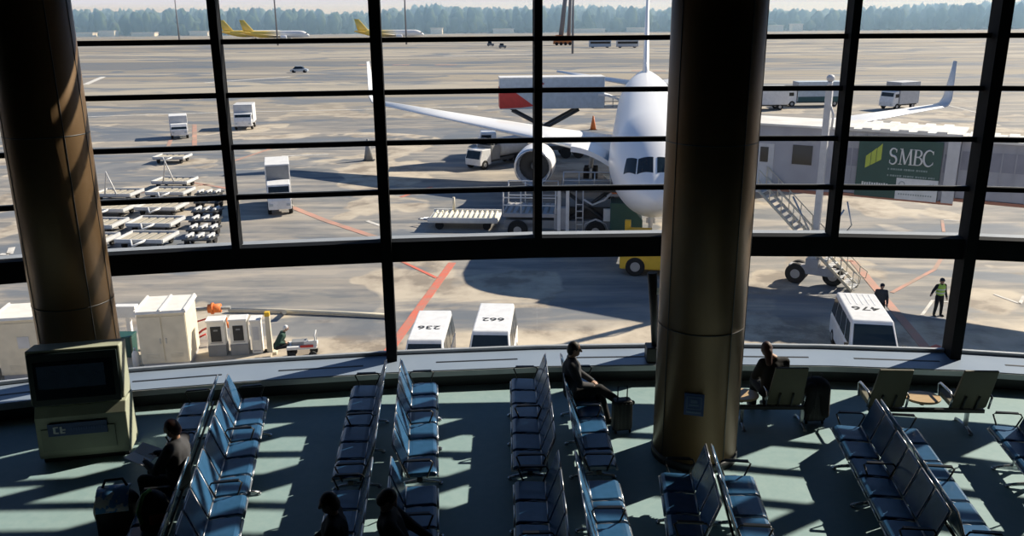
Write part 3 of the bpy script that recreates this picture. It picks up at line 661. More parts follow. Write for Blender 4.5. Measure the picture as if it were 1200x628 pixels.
for q in range(3): x = 1.08 + q * .235; lm.add([V(x, -.15, bz1 - 1.42 + q * .15), V(x + .21, -.15, bz1 - 1.28 + q * .15), V(x + .21, -.15, bz1 - .66 + q * .22), V(x, -.15, bz1 - .85 + q * .20), V(x, -.13, bz1 - 1.42 + q * .15), V(x + .21, -.13, bz1 - 1.28 + q * .15), V(x + .21, -.13, bz1 - .66 + q * .22), V(x, -.13, bz1 - .85 + q * .20)], [(0, 1, 2, 3), (7, 6, 5, 4), (0, 4, 5, 1), (1, 5, 6, 2), (2, 6, 7, 3), (3, 7, 4, 0)])
obj('emblem', lm, 'smbc_lime', bd)
sm = MB()
for x0, x1, z in ((2.1, 3.75, 1.38), (2.1, 4.15, 1.68)):
    x = x0; q = 0
    while x < x1:
        ww = .05 + .05 * ((q * 7) % 3) / 2; sm.box((x + ww / 2, -.145, bz1 - z), (ww, .02, .08)); x += ww + (.025 if q % 5 else .07); q += 1
obj('small_print', sm, mat('smbc_fade', (.25, .34, .33), .5), bd)
wp = MB().box((3.42, -.14, bz0 + .5), (1.78, .02, 1.0)); wo = obj('white_panel', wp, 'smbc_white', bd)
wd = MB(); wd.tube([(2.78 + .12 * math.cos(2 * PI * q / 16), -.16, bz0 + .72 + .12 * math.sin(2 * PI * q / 16)) for q in range(16)], .02, 6, closed=True); wd.tube([(4.05 + .11 * math.cos(2 * PI * q / 12), -.16, bz0 + .72 + .11 * math.sin(2 * PI * q / 12)) for q in range(4, 15)], .02, 6)
for q in range(6): wd.box((3.12 + q * .11, -.155, bz0 + .68), (.07, .012, .06))
for q in range(14): wd.box((2.7 + q * .105, -.155, bz0 + .25), (.06, .012, .07))
obj('panel_print', wd, mat('print_grey', (.3, .36, .36), .5), wo)
sl = MB()
for q in range(11): sl.box((1.05 + q * .108, -.145, bz0 + .62), (.07, .02, .12 if q % 3 else .16))
obj('slogan', sl, 'smbc_white', bd)
# lift column on its wheel carriage
def loc_(x, y, z): v = L2((x, y, 0)); return V(v.x, v.y, z - G if z < 0 else z)
cpos = L2((14.75, 40.15, 0))
lc = obj('lift_column', MB().box((cpos.x, cpos.y, 5.1), (.30, .30, 9.0)), 'light_grey', t, .03)
obj('beacon', MB().cyl((cpos.x, cpos.y, 9.6), (cpos.x, cpos.y, 9.8), .12).ell((cpos.x, cpos.y, 9.95), (.19, .19, .17)).tube([(cpos.x, cpos.y, 9.0), (cpos.x + .3, cpos.y - .1, 8.3), (cpos.x + .25, cpos.y, 7.6)], .05), 'light_grey', lc)
obj('carriage', MB().box((cpos.x, cpos.y, .75), (2.2, .5, .4)).box((cpos.x, cpos.y, 1.1), (.6, .6, .5)), 'grey', lc, .03)
for xx, yy in ((-.75, -.1), (-.75, .5), (.95, .3)):
    wh = obj('wheel', MB().wheel((cpos.x + xx, cpos.y + yy, .5), .5, .34, 'y', 28), 'rubber', lc); obj('hub', MB().cyl((cpos.x + xx, cpos.y + yy - .19, .5), (cpos.x + xx, cpos.y + yy + .19, .5), .23, n=16), 'hub', wh)
# service stairs from the cab down to the apron
T0 = L2((12.55, 42.1, 0)); T1 = L2((16.55, 39.2, 0)); T0.z = ZB; T1.z = 0.05
sd_ = (T1 - T0); hd = V(sd_.x, sd_.y, 0).normalized(); sw = V(-hd.y, hd.x, 0)
sto = obj('stair_stringer', MB().tube([T0 + sw * .55, T1 + sw * .55], .07, 6).tube([T0 - sw * .55, T1 - sw * .55], .07, 6), 'cream', t)
tr_ = MB()
for q in range(19):
    c = T0 + sd_ * (q + .5) / 19; tr_.box(c, (.26, 1.08, .035), math.atan2(hd.y, hd.x))
obj('stair_treads', tr_, 'light_grey', sto); sto.children[0]['kind'] = 'stuff'
hr = MB()
for s_ in (-.58, .58):
    for hh in (.5, 1.0): hr.tube([T0 + sw * s_ + V(0, 0, hh), T1 + sw * s_ + V(0, 0, hh)], .025, 6)
    for q in range(9): c = T0 + sd_ * q / 8 + sw * s_; hr.tube([c, c + V(0, 0, 1.0)], .025, 6)
    hr.tube([T1 + sw * s_ + V(0, 0, 1.), T1 + sw * s_ + hd * .35 + V(0, 0, .8), T1 + sw * s_ + hd * .3 + V(0, 0, .45), T1 + sw * s_ + V(0, 0, .5)], .025, 6)
obj('handrail', hr, 'cream', sto)
obj('landing', MB().box(T0 + hd * -.6 + V(0, 0, -.05), (1.3, 1.3, .08), math.atan2(hd.y, hd.x)), 'light_grey', t)
br = MB()
for a_, b_ in (((1.2, -.1, 3.9), (-.3, 0, .9)), ((-1.2, -.1, 4.3), (.3, 0, 1.6))): br.tube([cpos + V(a_[0], a_[1], a_[2]), cpos + V(b_[0], b_[1], b_[2])], .045, 6)
br.tube([cpos + V(1.3, -.05, 4.3), cpos + V(1.6, -.05, 3.2), cpos + V(1.0, -.05, 2.2)], .035, 6)
obj('brace', br, 'steel', lc)
# terminal-side pier carrying the far end
obj('support_pier', MB().box((19.5, 1.45, 2.3), (.8, 1.2, 4.5)), 'light_grey', t, .03)

# ------------------------------------------------------------------ road vehicles
def wheels(t, pts, r, wdt=.22):
    for x, y in pts:
        wh = obj('wheel', MB().wheel((x, y, r), r, wdt), 'rubber', t); obj('hub', MB().cyl((x - wdt * .55, y, r), (x + wdt * .55, y, r), r * .5, n=14), 'hub', wh)
def hexa(b, tp, z0, z1):
    "body from a bottom rectangle (x0,x1,y0,y1) to a top rectangle"
    vs = [V(b[0], b[2], z0), V(b[1], b[2], z0), V(b[1], b[3], z0), V(b[0], b[3], z0), V(tp[0], tp[2], z1), V(tp[1], tp[2], z1), V(tp[1], tp[3], z1), V(tp[0], tp[3], z1)]
    return MB().add(vs, [(3, 2, 1, 0), (4, 5, 6, 7), (0, 1, 5, 4), (1, 2, 6, 5), (2, 3, 7, 6), (3, 0, 4, 7)])
def pane(a, b, c, d, n_out, outm=.012):
    vs = [Vector(p) + Vector(n_out) * outm for p in (a, b, c, d)]; vs += [v - Vector(n_out) * .03 for v in vs]
    return MB().add(vs, [(0, 1, 2, 3), (7, 6, 5, 4), (0, 4, 5, 1), (1, 5, 6, 2), (2, 6, 7, 3), (3, 7, 4, 0)])
def quad_on(b, t_, f):
    "bilinear patch f=(u0,u1,v0,v1) between bottom edge b and top edge t_"
    def pt(u, v): p = Vector(b[0]).lerp(Vector(b[1]), u); q = Vector(t_[0]).lerp(Vector(t_[1]), u); return p.lerp(q, v)
    u0, u1, v0, v1 = f; return [pt(u0, v0), pt(u1, v0), pt(u1, v1), pt(u0, v1)]
def van(label, num, loc, rz, hw=.80, rw=.66, L=4.3):
    t = thing('van', label, 'van', loc, rz); y0, y1 = -L / 2, L / 2; zb, zr = 1.08, 2.0
    body = MB(); body.prism([(y0, .28), (y0 - .0, .62), (y0 + .08, .95), (y0 + .2, zb), (y1, zb), (y1 + .02, .28)], 'x', -hw, hw); bo = obj('body', body, 'white_paint', t, .06)
    wb, wt = y0 + .26, y0 + 1.08
    up_ = hexa((-hw + .01, hw - .01, wb, y1 - .01), (-rw, rw, wt, y1 - .12), zb - .02, zr); cab_ = obj('upper_body', up_, 'white_paint', t, .05)
    if num == '476':
        rr = MB()
        for x in (-.44, -.22, 0, .22, .44): rr.box((x, y1 - .95, zr + .004), (.05, 1.3, .014))
        obj('roof_rib', rr, 'white_paint', cab_, .004)
    nw = V(0, -(zr - zb), (wt - wb)).normalized()
    q = quad_on(((-hw, wb, zb), (hw, wb, zb)), ((-rw, wt, zr), (rw, wt, zr)), (.05, .95, .06, .86)); obj('windscreen', pane(*q, nw), 'glass_dark', t)
    for s_ in (-1, 1):
        ns = V(s_ * (zr - zb), 0, hw - rw).normalized(); b_ = ((s_ * hw, wb, zb), (s_ * hw, y1, zb)); t_ = ((s_ * rw, wt, zr), (s_ * rw, y1 - .12, zr))
        for f in ((.08, .26, .1, .8), (.30, .52, .1, .8), (.55, .76, .1, .8), (.79, .97, .1, .8)): obj('side_window', pane(*quad_on(b_, t_, f), ns), 'glass_dark', t)
        obj('mirror', MB().box((s_ * (hw + .13), wb + .1, 1.22), (.14, .08, .26)).tube([(s_ * hw, wb + .15, 1.1), (s_ * (hw + .1), wb + .1, 1.12)], .02), 'dark', t, .02)
        obj('headlight', MB().box((s_ * (hw - .22), y0 + .02, .72), (.30, .06, .16)), 'silver', t, .01)
    obj('rear_window', pane(*quad_on(((-hw, y1, zb), (hw, y1, zb)), ((-rw, y1 - .12, zr), (rw, y1 - .12, zr)), (.1, .9, .1, .8)), (0, 1, 0)), 'glass_dark', t)
    obj('bumper', MB().box((0, y0 - .02, .40), (2 * hw - .04, .12, .2)), 'light_grey', t, .03); obj('number_plate', MB().box((0, y0 - .095, .42), (.33, .012, .16)), 'white', t)
    obj('dash_card', MB().box((-.35, y0 + .38, 1.16), (.26, .02, .08), rx=R(-35)), 'paper', t)
    wheels(t, [(-hw + .1, y0 + .75), (hw - .1, y0 + .75), (-hw + .1, y1 - .75), (hw - .1, y1 - .75)], .31)
    n = obj('roof_number', text_mesh(num, .66 if num == '476' else .54, .004, .004), 'dark', cab_); n.location = (0, wt + (1.35 if num == '476' else 1.2), zr + .006); n.rotation_euler.z = PI; n.scale = (1.05, .9, 1)
    return t
van('white van with number 662 on the roof, right of the other parked van', '662', (-.72, 29.75, G), R(-3.5))
van('white van with number 236 on the roof, left of the other parked van', '236', (-3.03, 28.95, G), R(-1.7), .76, .62)
van('white van with number 476 on the roof, in front of the service stairs', '476', (13.45, 30.6, G), R(-11), .86, .72, 4.5)

def box_truck(label, loc, rz, L=5.2, W=2.0, Hh=2.9, cab_l=1.5, box_m='white', front='grey', cat='truck', low=None):
    "local -Y is the front"
    t = thing('box_truck', label, cat, loc, rz); y0 = -L / 2
    obj('chassis', MB().box((0, 0, .62), (W * .8, L - .2, .2)), 'dark_steel', t)
    cb = MB(); cb.prism([(y0, .45), (y0 - .02, 1.05), (y0 + .28, Hh * .66), (y0 + cab_l - .1, Hh * .68), (y0 + cab_l - .05, .45)], 'x', -W * .46, W * .46); c_ = obj('cab', cb, 'white_paint', t, .05)
    nw = V(0, -(Hh * .66 - 1.05), .3).normalized()
    obj('windscreen', pane((-W * .42, y0 + .02, 1.12), (W * .42, y0 + .02, 1.12), (W * .40, y0 + .25, Hh * .62), (-W * .40, y0 + .25, Hh * .62), nw), 'glass_dark', c_)
    for s_ in (-1, 1): obj('side_window', MB().box((s_ * W * .462, y0 + .75, Hh * .51), (.02, .7, .5)), 'glass_dark', c_); obj('headlight', MB().box((s_ * W * .34, y0 - .03, .78), (.26, .05, .16)), 'silver', c_)
    b = obj('cargo_box', MB().box((0, (cab_l + .05) / 2, .72 + (Hh - .72) / 2), (W, L - cab_l - .05, Hh - .72)), box_m, t, .03)
    obj('front_wall', MB().box((0, y0 + cab_l + .04, .85 + (Hh - .85) / 2), (W - .16, .05, Hh - 1.05)), front, b)
    if low: obj('skirt', MB().box((0, cab_l / 2, 1.05), (W + .03, L - cab_l - .2, .75)), low, b)
    wheels(t, [(-W * .42, y0 + .9), (W * .42, y0 + .9), (-W * .42, L / 2 - 1.1), (W * .42, L / 2 - 1.1)], .42, .26)
    return t
p_ = at(211, 161); box_truck('small white box truck driving towards the dollies, farther left of the far trucks', p_, R(21), 3.6, 1.9, 2.5, .9, 'white', 'light_grey')
p_ = at(288, 150); box_truck('small pale box truck facing left beyond the left window bay, right of another far truck', p_, R(10), 4.4, 2.2, 2.9, 1.0, 'light_grey', 'light_grey')
p_ = at(326, 247); box_truck('white box truck with grey-fronted box facing the terminal, right of the dolly park', p_ + V(-.1, 1.0, 0), R(15), 5.6, 1.65, 3.2, 1.9, 'white', 'mid_grey')
p_ = at(950, 124); box_truck('long pale truck with dark teal skirt standing beyond the boarding bridge', p_, R(-88), 8.2, 2.5, 3.5, 1.6, 'blue_white', 'grey', low='teal_dark')
p_ = at(1052, 127); box_truck('white-roofed grey box truck standing beyond the right wing', p_, R(-62), 5.2, 2.5, 3.7, 1.2, 'light_grey', 'grey')
p_ = at(893, 128); box_truck('white box truck half hidden by the large column', p_, R(-88), 6.5, 2.4, 3.2, 1.5, 'white')
# car
p_ = at(351, 85)
t = thing('car', 'silver car driving alone across the far apron', 'car', p_, 0)
cbd = MB(); cbd.prism([(-2.1, .3), (-2.15, .7), (-1.2, .9), (1.4, .95), (2.1, .75), (2.15, .3)], 'y', -.85, .85); obj('body', cbd, 'silver', t, .08)
obj('cabin', hexa((-1.5, 1.3, -.8, .8), (-.85, .75, -.62, .62), .85, 1.48), 'glass_dark', t, .05); obj('roof', MB().box((-.05, 0, 1.5), (1.6, 1.25, .06)), 'silver', t, .03)
for x in (-1.35, 1.35):
    for y in (-.8, .8): obj('wheel', MB().wheel((x, y, .32), .32, .2, 'y'), 'rubber', t)
# tiny far vehicles
def tug_small(label, px, py, m, L=3.2, group=None):
    p_ = at(px, py); t = thing('service_vehicle', label, 'vehicle', p_, R(90), group)
    obj('body', MB().box((0, 0, .75), (1.6, L, .8)), m, t, .08); obj('cabin', hexa((-.75, .75, -L * .2, L * .4), (-.62, .62, -L * .1, L * .35), 1.1, 1.95), 'glass_dark', t, .04); obj('roof', MB().box((0, L * .12, 1.98), (1.3, L * .5, .08)), m, t)
    wheels(t, [(-.7, -L * .3), (.7, -L * .3), (-.7, L * .3), (.7, L * .3)], .36)
tug_small('tiny dark service vehicle far across the apron, left of its companion', 575, 54, 'mid_grey')
tug_small('tiny dark service vehicle far across the apron, right of its companion', 589, 56.5, 'mid_grey')
def bus(label, px, py, m):
    p_ = at(px, py); t = thing('apron_bus', label, 'bus', p_, R(90))
    obj('body', MB().box((0, 0, 1.7), (2.6, 9, 2.5)), m, t, .15); obj('window_band', MB().box((0, 0, 2.1), (2.64, 8.2, .9)), 'glass_dark', t); obj('roof', MB().box((0, 0, 3.0), (2.4, 8.6, .15)), 'white', t)
    wheels(t, [(-1.1, -3), (1.1, -3), (-1.1, 3), (1.1, 3)], .5)
bus('far low teal and white bus in front of the forest, left of its companion', 703, 56, 'blue_white'); bus('far low white bus in front of the forest, right of its companion', 735, 56, 'light_grey')
# refuelling tanker under the wing
p_ = at(570, 195); t = thing('tanker_truck', 'tanker truck with white cab and grey tank under the left wing', 'truck', p_ + V(-.4, -.6, 0), R(-40)); t.scale = (.88, .88, .88)
cb = MB(); cb.prism([(-1.3, .4), (-1.35, 1.0), (-1.0, 1.9), (.3, 1.95), (.35, .4)], 'x', -1.0, 1.0); c_ = obj('cab', cb, 'white_paint', t, .06)
obj('windscreen', pane((-.9, -1.34, 1.05), (.9, -1.34, 1.05), (.86, -1.03, 1.8), (-.86, -1.03, 1.8), (0, -.93, .37)), 'glass_dark', c_)
obj('chassis', MB().box((0, 3.2, .7), (1.5, 6.8, .3)), 'dark_steel', t)
obj('pump_rack', MB().box((0, 1.1, 1.5), (1.9, 1.3, 1.4)).tube([(-.9, .9, 2.3), (-.3, .9, 2.75), (.4, .9, 2.7), (.8, 1., 2.2)], .14), 'mid_grey', t, .03)
for q in (-.55, .45): obj('hose_reel', MB().cyl((q - .3, 1.1, 2.35), (q + .3, 1.1, 2.35), .5, n=18), 'dark_steel', t)
tk = MB(); tk.tube([(0, 2.0, 1.75), (0, 2.05, 1.75), (0, 2.2, 1.75), (0, 6.2, 1.75), (0, 6.35, 1.75), (0, 6.4, 1.75)], [.6, .85, .95, .95, .85, .6], 24); obj('tank', tk, 'light_grey', t)
obj('side_locker', MB().box((-.85, 2.4, .85), (.5, 1.4, .6)), 'cream', t, .02)
wheels(t, [(-.9, -.6), (.9, -.6), (-.9, 4.6), (.9, 4.6), (-.9, 5.6), (.9, 5.6)], .45, .3)

# catering high-lift truck at the rear door (the box raised on scissors)
dpt = plane_pt(40.5, -2.2, 0)
t = thing('catering_truck', 'high-lift catering truck with raised white box docked behind the left wing', 'truck', (dpt.x - 2.3, dpt.y - 1.2, G), R(3))
# local: +X towards the plane
bxm = obj('box_body', MB().box((-4.5, 0, 6.0), (9.6, 2.5, 2.75)), 'blue_white', t, .05); obj('box_roof', MB().box((-4.5, 0, 7.42), (9.7, 2.55, .12)), 'white', bxm, .03)
obj('front_cowl', MB().prism([(-9.34, 4.7), (-9.34, 6.55), (-8.2, 6.35), (-7.0, 5.5), (-6.2, 4.9), (-7.4, 4.75)], 'y', -1.275, 1.275), 'red', bxm, .02)
ring = MB(); ring.tube([(-5.6 + .42 * math.cos(2 * PI * q / 24), -1.27, 6.55 + .42 * math.sin(2 * PI * q / 24)) for q in range(3, 22)], .1, 6); ring.cyl((-5.6, -1.26, 6.6), (-5.6, -1.28, 6.6), .2); obj('round_emblem', ring, mat('crest', (.5, .1, .1), .5, 0, (.2, .12, .12)), bxm)
le = MB()
for q in range(6): le.box((-4.1 + q * .22, -1.27, 6.5), (.15, .02, .2 if q % 2 else .16))
obj('lettering', le, 'grey', bxm)
pf = obj('front_platform', MB().box((.6, 0, 4.62), (2.6, 2.3, .12)), 'light_grey', t); cnp = MB(); cr_ = []
for q in range(7): a = q / 6; cr_.append([V(-.3 + 2.6 * a, -1.4, 5.75 - .85 * a * a), V(-.3 + 2.6 * a, .8, 5.75 - .85 * a * a), V(-.3 + 2.6 * a, .8, 5.95 - .85 * a * a), V(-.3 + 2.6 * a, -1.4, 5.95 - .85 * a * a)])
cnp.loft(cr_, smooth=False); obj('canopy', cnp, 'white', pf)
rl = MB()
for x in (-.5, .3, 1.1, 1.8): rl.tube([(x, -1.1, 4.65), (x, -1.1, 5.7)], .04, 6)
rl.tube([(-.6, -1.1, 5.7), (1.9, -1.1, 5.7)], .04, 6).tube([(-.6, -1.1, 5.2), (1.9, -1.1, 5.2)], .04, 6); obj('railing', rl, 'steel', pf)
for s_ in (-.9, .9):
    for a_, b_ in (((-8.2, 1.2), (-2.0, 4.5)), ((-2.0, 1.2), (-8.2, 4.5))): obj('scissor_arm', MB().tube([(a_[0], s_, a_[1]), (b_[0], s_, b_[1])], .16, 6), 'dark_steel', t)
obj('chassis', MB().box((-5.2, 0, .95), (9.6, 1.6, .4)), 'dark_steel', t)
cb = MB(); cb.prism([(-11.4, .5), (-11.5, 1.3), (-11.1, 2.5), (-9.7, 2.5), (-9.6, .5)], 'y', -1.15, 1.15); c_ = obj('cab', cb, 'white_paint', t, .06); obj('side_window', MB().box((-10.6, -1.16, 1.95), (.9, .03, .7)), 'glass_dark', c_)
for x in (-10.4, -3.2, -2.0):
    for y in (-1., 1.): obj('wheel', MB().wheel((x, y, .5), .5, .3, 'y'), 'rubber', t)
# cones and a far worker behind it
def cone(label, px, py, m, h=.9):
    t = thing('traffic_cone', label, 'traffic cone', at(px, py)); obj('body', MB().tube([(0, 0, .04), (0, 0, h)], [h * .22, h * .05], 16), m, t); obj('base', MB().box((0, 0, .02), (h * .55, h * .55, .04)), 'dark', t)
cone('dark marker cone alone on the apron left of the central window post', 432, 188, 'mid_grey', 2.0)
cone('orange cone beneath the raised catering box', 695, 152, 'orange', 1.6)

# cargo loader at the open hold
lo_p = V(2.7, 50.6, G); t = thing('cargo_loader', 'grey cargo loader with railed platform raised at the open hold of the airliner', 'loader', lo_p, R(-6))
obj('main_frame', MB().box((.35, 0, .95), (6.7, 2.9, .5)).box((-1.9, -1.3, .7), (1.6, .3, .7)), 'mid_grey', t, .03)
mp = obj('main_platform', MB().box((-1.5, 0, 1.5), (3.2, 3.1, .22)), 'grey', t)
ro_ = MB()
for q in range(9): ro_.cyl((-2.95 + q * .36, -1.3, 1.64), (-2.95 + q * .36, 1.3, 1.64), .07, n=8)
obj('roller', ro_, 'mid_grey', mp)
for s_ in (-1.5, 1.5):
    rl = MB()
    for x in (-3.05, -2.0, -.95, .05): rl.tube([(x, s_, 1.6), (x, s_, 3.0)], .04, 6)
    for z in (2.1, 2.55, 3.0): rl.tube([(-3.05, s_, z), (.05, s_, z)], .04, 6)
    obj('railing', rl, 'white', mp)
bp = obj('bridge_platform', MB().box((2.0, 0, 3.05), (3.4, 2.9, .25)), 'dark_steel', t)
obj('shade_block', MB().box((1.9, .2, 1.5), (3.2, 2.4, .9)), 'dark', t, .05)  # dark block added to stand in for the shade under the fuselage
rl = MB()
for x in (.5, 1.4, 2.3, 3.2): rl.tube([(x, -1.45, 3.1), (x, -1.45, 4.1)], .04, 6)
rl.tube([(.5, -1.45, 4.1), (3.3, -1.45, 4.1)], .04, 6).tube([(.5, -1.45, 3.6), (3.3, -1.45, 3.6)], .04, 6); obj('railing', rl, 'steel', bp)
for x0, x1 in ((.5, 3.2), (3.2, .5)): obj('scissor_arm', MB().tube([(x0, -1.2, 1.0), (x1, -1.2, 3.0)], .12, 6), 'dark_steel', t)
ms = MB()
for x in (.25, .75): ms.box((x, -1.45, 1.9), (.2, .25, 2.6))
obj('lift_mast', ms, 'white', t, .02); obj('ladder', MB().tube([(1.25, -1.5, .3), (1.25, -1.5, 3.0)], .04, 6).tube([(1.65, -1.5, .3), (1.65, -1.5, 3.0)], .04, 6).box((1.45, -1.5, .6), (.4, .04, .05)).box((1.45, -1.5, 1.0), (.4, .04, .05)).box((1.45, -1.5, 1.4), (.4, .04, .05)).box((1.45, -1.5, 1.8), (.4, .04, .05)).box((1.45, -1.5, 2.2), (.4, .04, .05)), 'light_grey', t)
obj('operator_cab', MB().box((.4, -1.2, 1.3), (.9, .6, 1.3)), 'grey', t, .03); obj('hose', MB().tube([(1.7, -1.5, 2.5), (2.2, -1.55, 2.2), (2.9, -1.55, 2.5), (3.3, -1.5, 2.9)], .06), 'light_grey', t)
for x in (-2.2, 2.4):
    for y in (-1.35, 1.35):
        wh = obj('wheel', MB().wheel((x, y * 1.06, .6), .6, .42, 'y', 28), 'rubber', t); obj('hub', MB().cyl((x, y * 1.06 - .23, .6), (x, y * 1.06 + .23, .6), .24), 'hub', wh)
obj('fender', MB().tube([(1.65, -1.4, .6), (1.8, -1.4, 1.05), (2.4, -1.4, 1.3), (3.0, -1.4, 1.05), (3.15, -1.4, .6)], .06), 'light_grey', t); obj('control_box', MB().box((3.1, -1.5, 1.6), (.5, .3, .7)), 'white', t)
t = thing('equipment_cover', 'dark green box-shaped cover standing beneath the airliner chin beside the loader', 'equipment', (6.5, 48.6, G), R(-6))
cv = MB(); cv.prism([(-.75, 0), (-.75, 2.5), (.25, 2.5), (1.1, 1.5), (1.1, 0)], 'y', -.8, .8); obj('shell', cv, 'green_dark', t, .03); obj('skid', MB().box((0.15, 0, .06), (2.0, 1.7, .12)), 'dark', t)
t = thing('roller_trailer', 'low roller-deck trailer at the left end of the cargo loader', 'trailer', (-2.95, 53.0, G), R(-5))
fr = MB(); fr.box((0, 0, .55), (4.4, 2.5, .18)); fo = obj('deck', fr, 'cream_light', t, .02)
rr = MB()
for q in range(13): rr.cyl((-1.95 + q * .325, -1.1, .70), (-1.95 + q * .325, 1.1, .70), .075, n=8)
obj('roller', rr, 'cream', fo); obj('side_rail', MB().box((0, -1.25, .7), (4.4, .08, .22)).box((0, 1.25, .7), (4.4, .08, .22)), 'white', fo); obj('stop_post', MB().cyl((-.9, 1.2, .7), (-.9, 1.2, 1.6), .08), 'cream', fo)
for x in (-1.5, 1.5):
    for y in (-1., 1.): obj('wheel', MB().wheel((x, y, .26), .26, .18, 'y'), 'rubber', t)
obj('tow_bar', MB().tube([(-2.2, .4, .45), (-3.0, 0, .4), (-2.2, -.4, .45)], .05), 'steel', t)
# yellow tug below the nose
t = thing('pushback_tug', 'bright yellow pushback tug below the airliner nose', 'tug', (7.95, 42.6, G), R(80))
obj('body', MB().box((0, 0, .8), (2.3, 4.6, .9)), 'yellow', t, .08); obj('cabin', hexa((-.9, .9, .6, 2.0), (-.8, .8, .8, 1.9), 1.2, 2.0), 'glass_dark', t, .04)
obj('roof', MB().box((0, 1.35, 2.04), (1.7, 1.2, .08)), 'yellow', t); obj('lamp_post', MB().box((.9, 2.0, 1.5), (.3, .3, 1.9)), 'yellow', t, .02); wheels(t, [(-1., -1.5), (1., -1.5), (-1., 1.5), (1., 1.5)], .5, .35)
obj('guard_rail', MB().tube([(-1.1, -2.2, 1.2), (-1.1, -2.2, 1.7), (1.1, -2.2, 1.7), (1.1, -2.2, 1.2)], .05), 'orange', t)
# baggage carts beyond the nose
def bag_cart(label, loc, rz):
    t = thing('baggage_cart', label, 'cart', loc, rz); obj('deck', MB().box((0, 0, .5), (2.5, 1.5, .12)), 'grey', t)
    obj('frame', MB().tube([(-1.2, -.7, .5), (-1.2, -.7, 1.7), (-1.2, .7, 1.7), (-1.2, .7, .5)], .04).tube([(1.2, -.7, .5), (1.2, -.7, 1.7), (1.2, .7, 1.7), (1.2, .7, .5)], .04), 'steel', t); obj('canopy', MB().box((0, 0, 1.74), (2.6, 1.6, .07)), 'cream', t)
    for q, (x, mt) in enumerate(((-.7, 'orange'), (0, 'navy'), (.65, 'cream'))): obj('load', MB().box((x, 0, .85), (.55, .9, .6)), mt, t, .05)
    for x in (-.9, .9):
        for y in (-.6, .6): obj('wheel', MB().wheel((x, y, .22), .22, .12, 'y'), 'rubber', t)
bag_cart('loaded baggage cart beneath the airliner belly, left of its neighbour', (8.0, 60.5, G), .1); bag_cart('loaded baggage cart beneath the airliner belly, right of its neighbour', (11.0, 60.0, G), .1)

# ------------------------------------------------------------------ dollies
def dolly_proto(w, l, small):
    t = thing('cargo_dolly', '', 'dolly', (0, 0, 0)); z = .45
    d = MB(); d.box((0, 0, z), (w, l, .10)); dk = obj('deck', d, 'mid_grey' if not small else 'dark_steel', t)
    if not small:
        pl = MB()
        for q in range(5): pl.box((-w * .4 + q * w * .2, 0, z + .09), (w * .13, l * .9, .05))
        obj('deck_slat', pl, mat('dolly_slat', (.46, .42, .34), .8), dk)
        obj('side_rail', MB().box((0, -l / 2, z + .12), (w, .1, .2)).box((0, l / 2, z + .12), (w, .1, .2)).box((-w / 2, 0, z + .12), (.1, l, .2)).box((w / 2, 0, z + .12), (.1, l, .2)), 'light_grey', dk)
    else:
        for x in (-w * .36, 0, w * .36): obj('pad', MB().box((x, 0, z + .16), (w * .10, l * .75, .12)).box((x, 0, z + .12), (w * .24, l * .22, .10)), 'light_grey', dk, .02)
    for x in (-w * .38, w * .38):
        for y in (-l * .32, l * .32): obj('wheel', MB().wheel((x, y, .25), .25, .16), 'rubber', t)
    return t
big_d = dolly_proto(2.8, 2.15, False); sml_d = dolly_proto(1.75, 1.3, True)
def tow(d, up_, w, l):
    if up_: obj('tow_bar', MB().tube([(-.45, -l / 2, .55), (0, -l / 2 - .25, 2.3), (.45, -l / 2, .55)], .07), 'white', d)
    else: obj('tow_bar', MB().tube([(-.45, -l / 2, .62), (0, -l / 2 - .75, .45), (.45, -l / 2, .62)], .07), 'white', d)
ords = ['nearest', 'second nearest', 'third nearest', 'fourth nearest', 'fifth nearest', 'sixth nearest']
first = {0: True, 1: True}
def place_dolly(proto, px, py, label, group, rz, kind, up_=False):
    o = proto if first[kind] else copy_tree(proto); first[kind] = False
    o.location = at(px, py); o.rotation_euler.z = rz; o['label'] = label; o['group'] = group
    return o
dol = []
for k_, (px, py) in enumerate(((174, 288), (184, 269), (191, 250), (201, 232), (206, 219))): dol.append((place_dolly(big_d, px, py, 'empty pallet dolly, %s in the middle line of the dolly park' % ords[k_], 'empty pallet dollies', R(-4), 0), k_ == 4))
for k_, (px, py) in enumerate(((104, 290), (117, 271), (131, 252), (140, 234))): dol.append((place_dolly(big_d, px, py, 'empty pallet dolly, %s in the left line beside the column' % ords[k_], 'empty pallet dollies', R(-4), 0), k_ == 3))
dol.append((place_dolly(big_d, 203, 190, 'empty pallet dolly standing apart at the far end of the dolly park', 'empty pallet dollies', R(-2), 0), False))
for d, u in dol: tow(d, u, 2.8, 2.15)
for k_, (px, py) in enumerate(((236, 287), (240, 276), (242, 265), (244, 254), (246, 243), (246, 233))): place_dolly(sml_d, px, py, 'small padded container dolly, %s in the right line of the dolly park' % ords[k_], 'small container dollies', R(-3), 1)

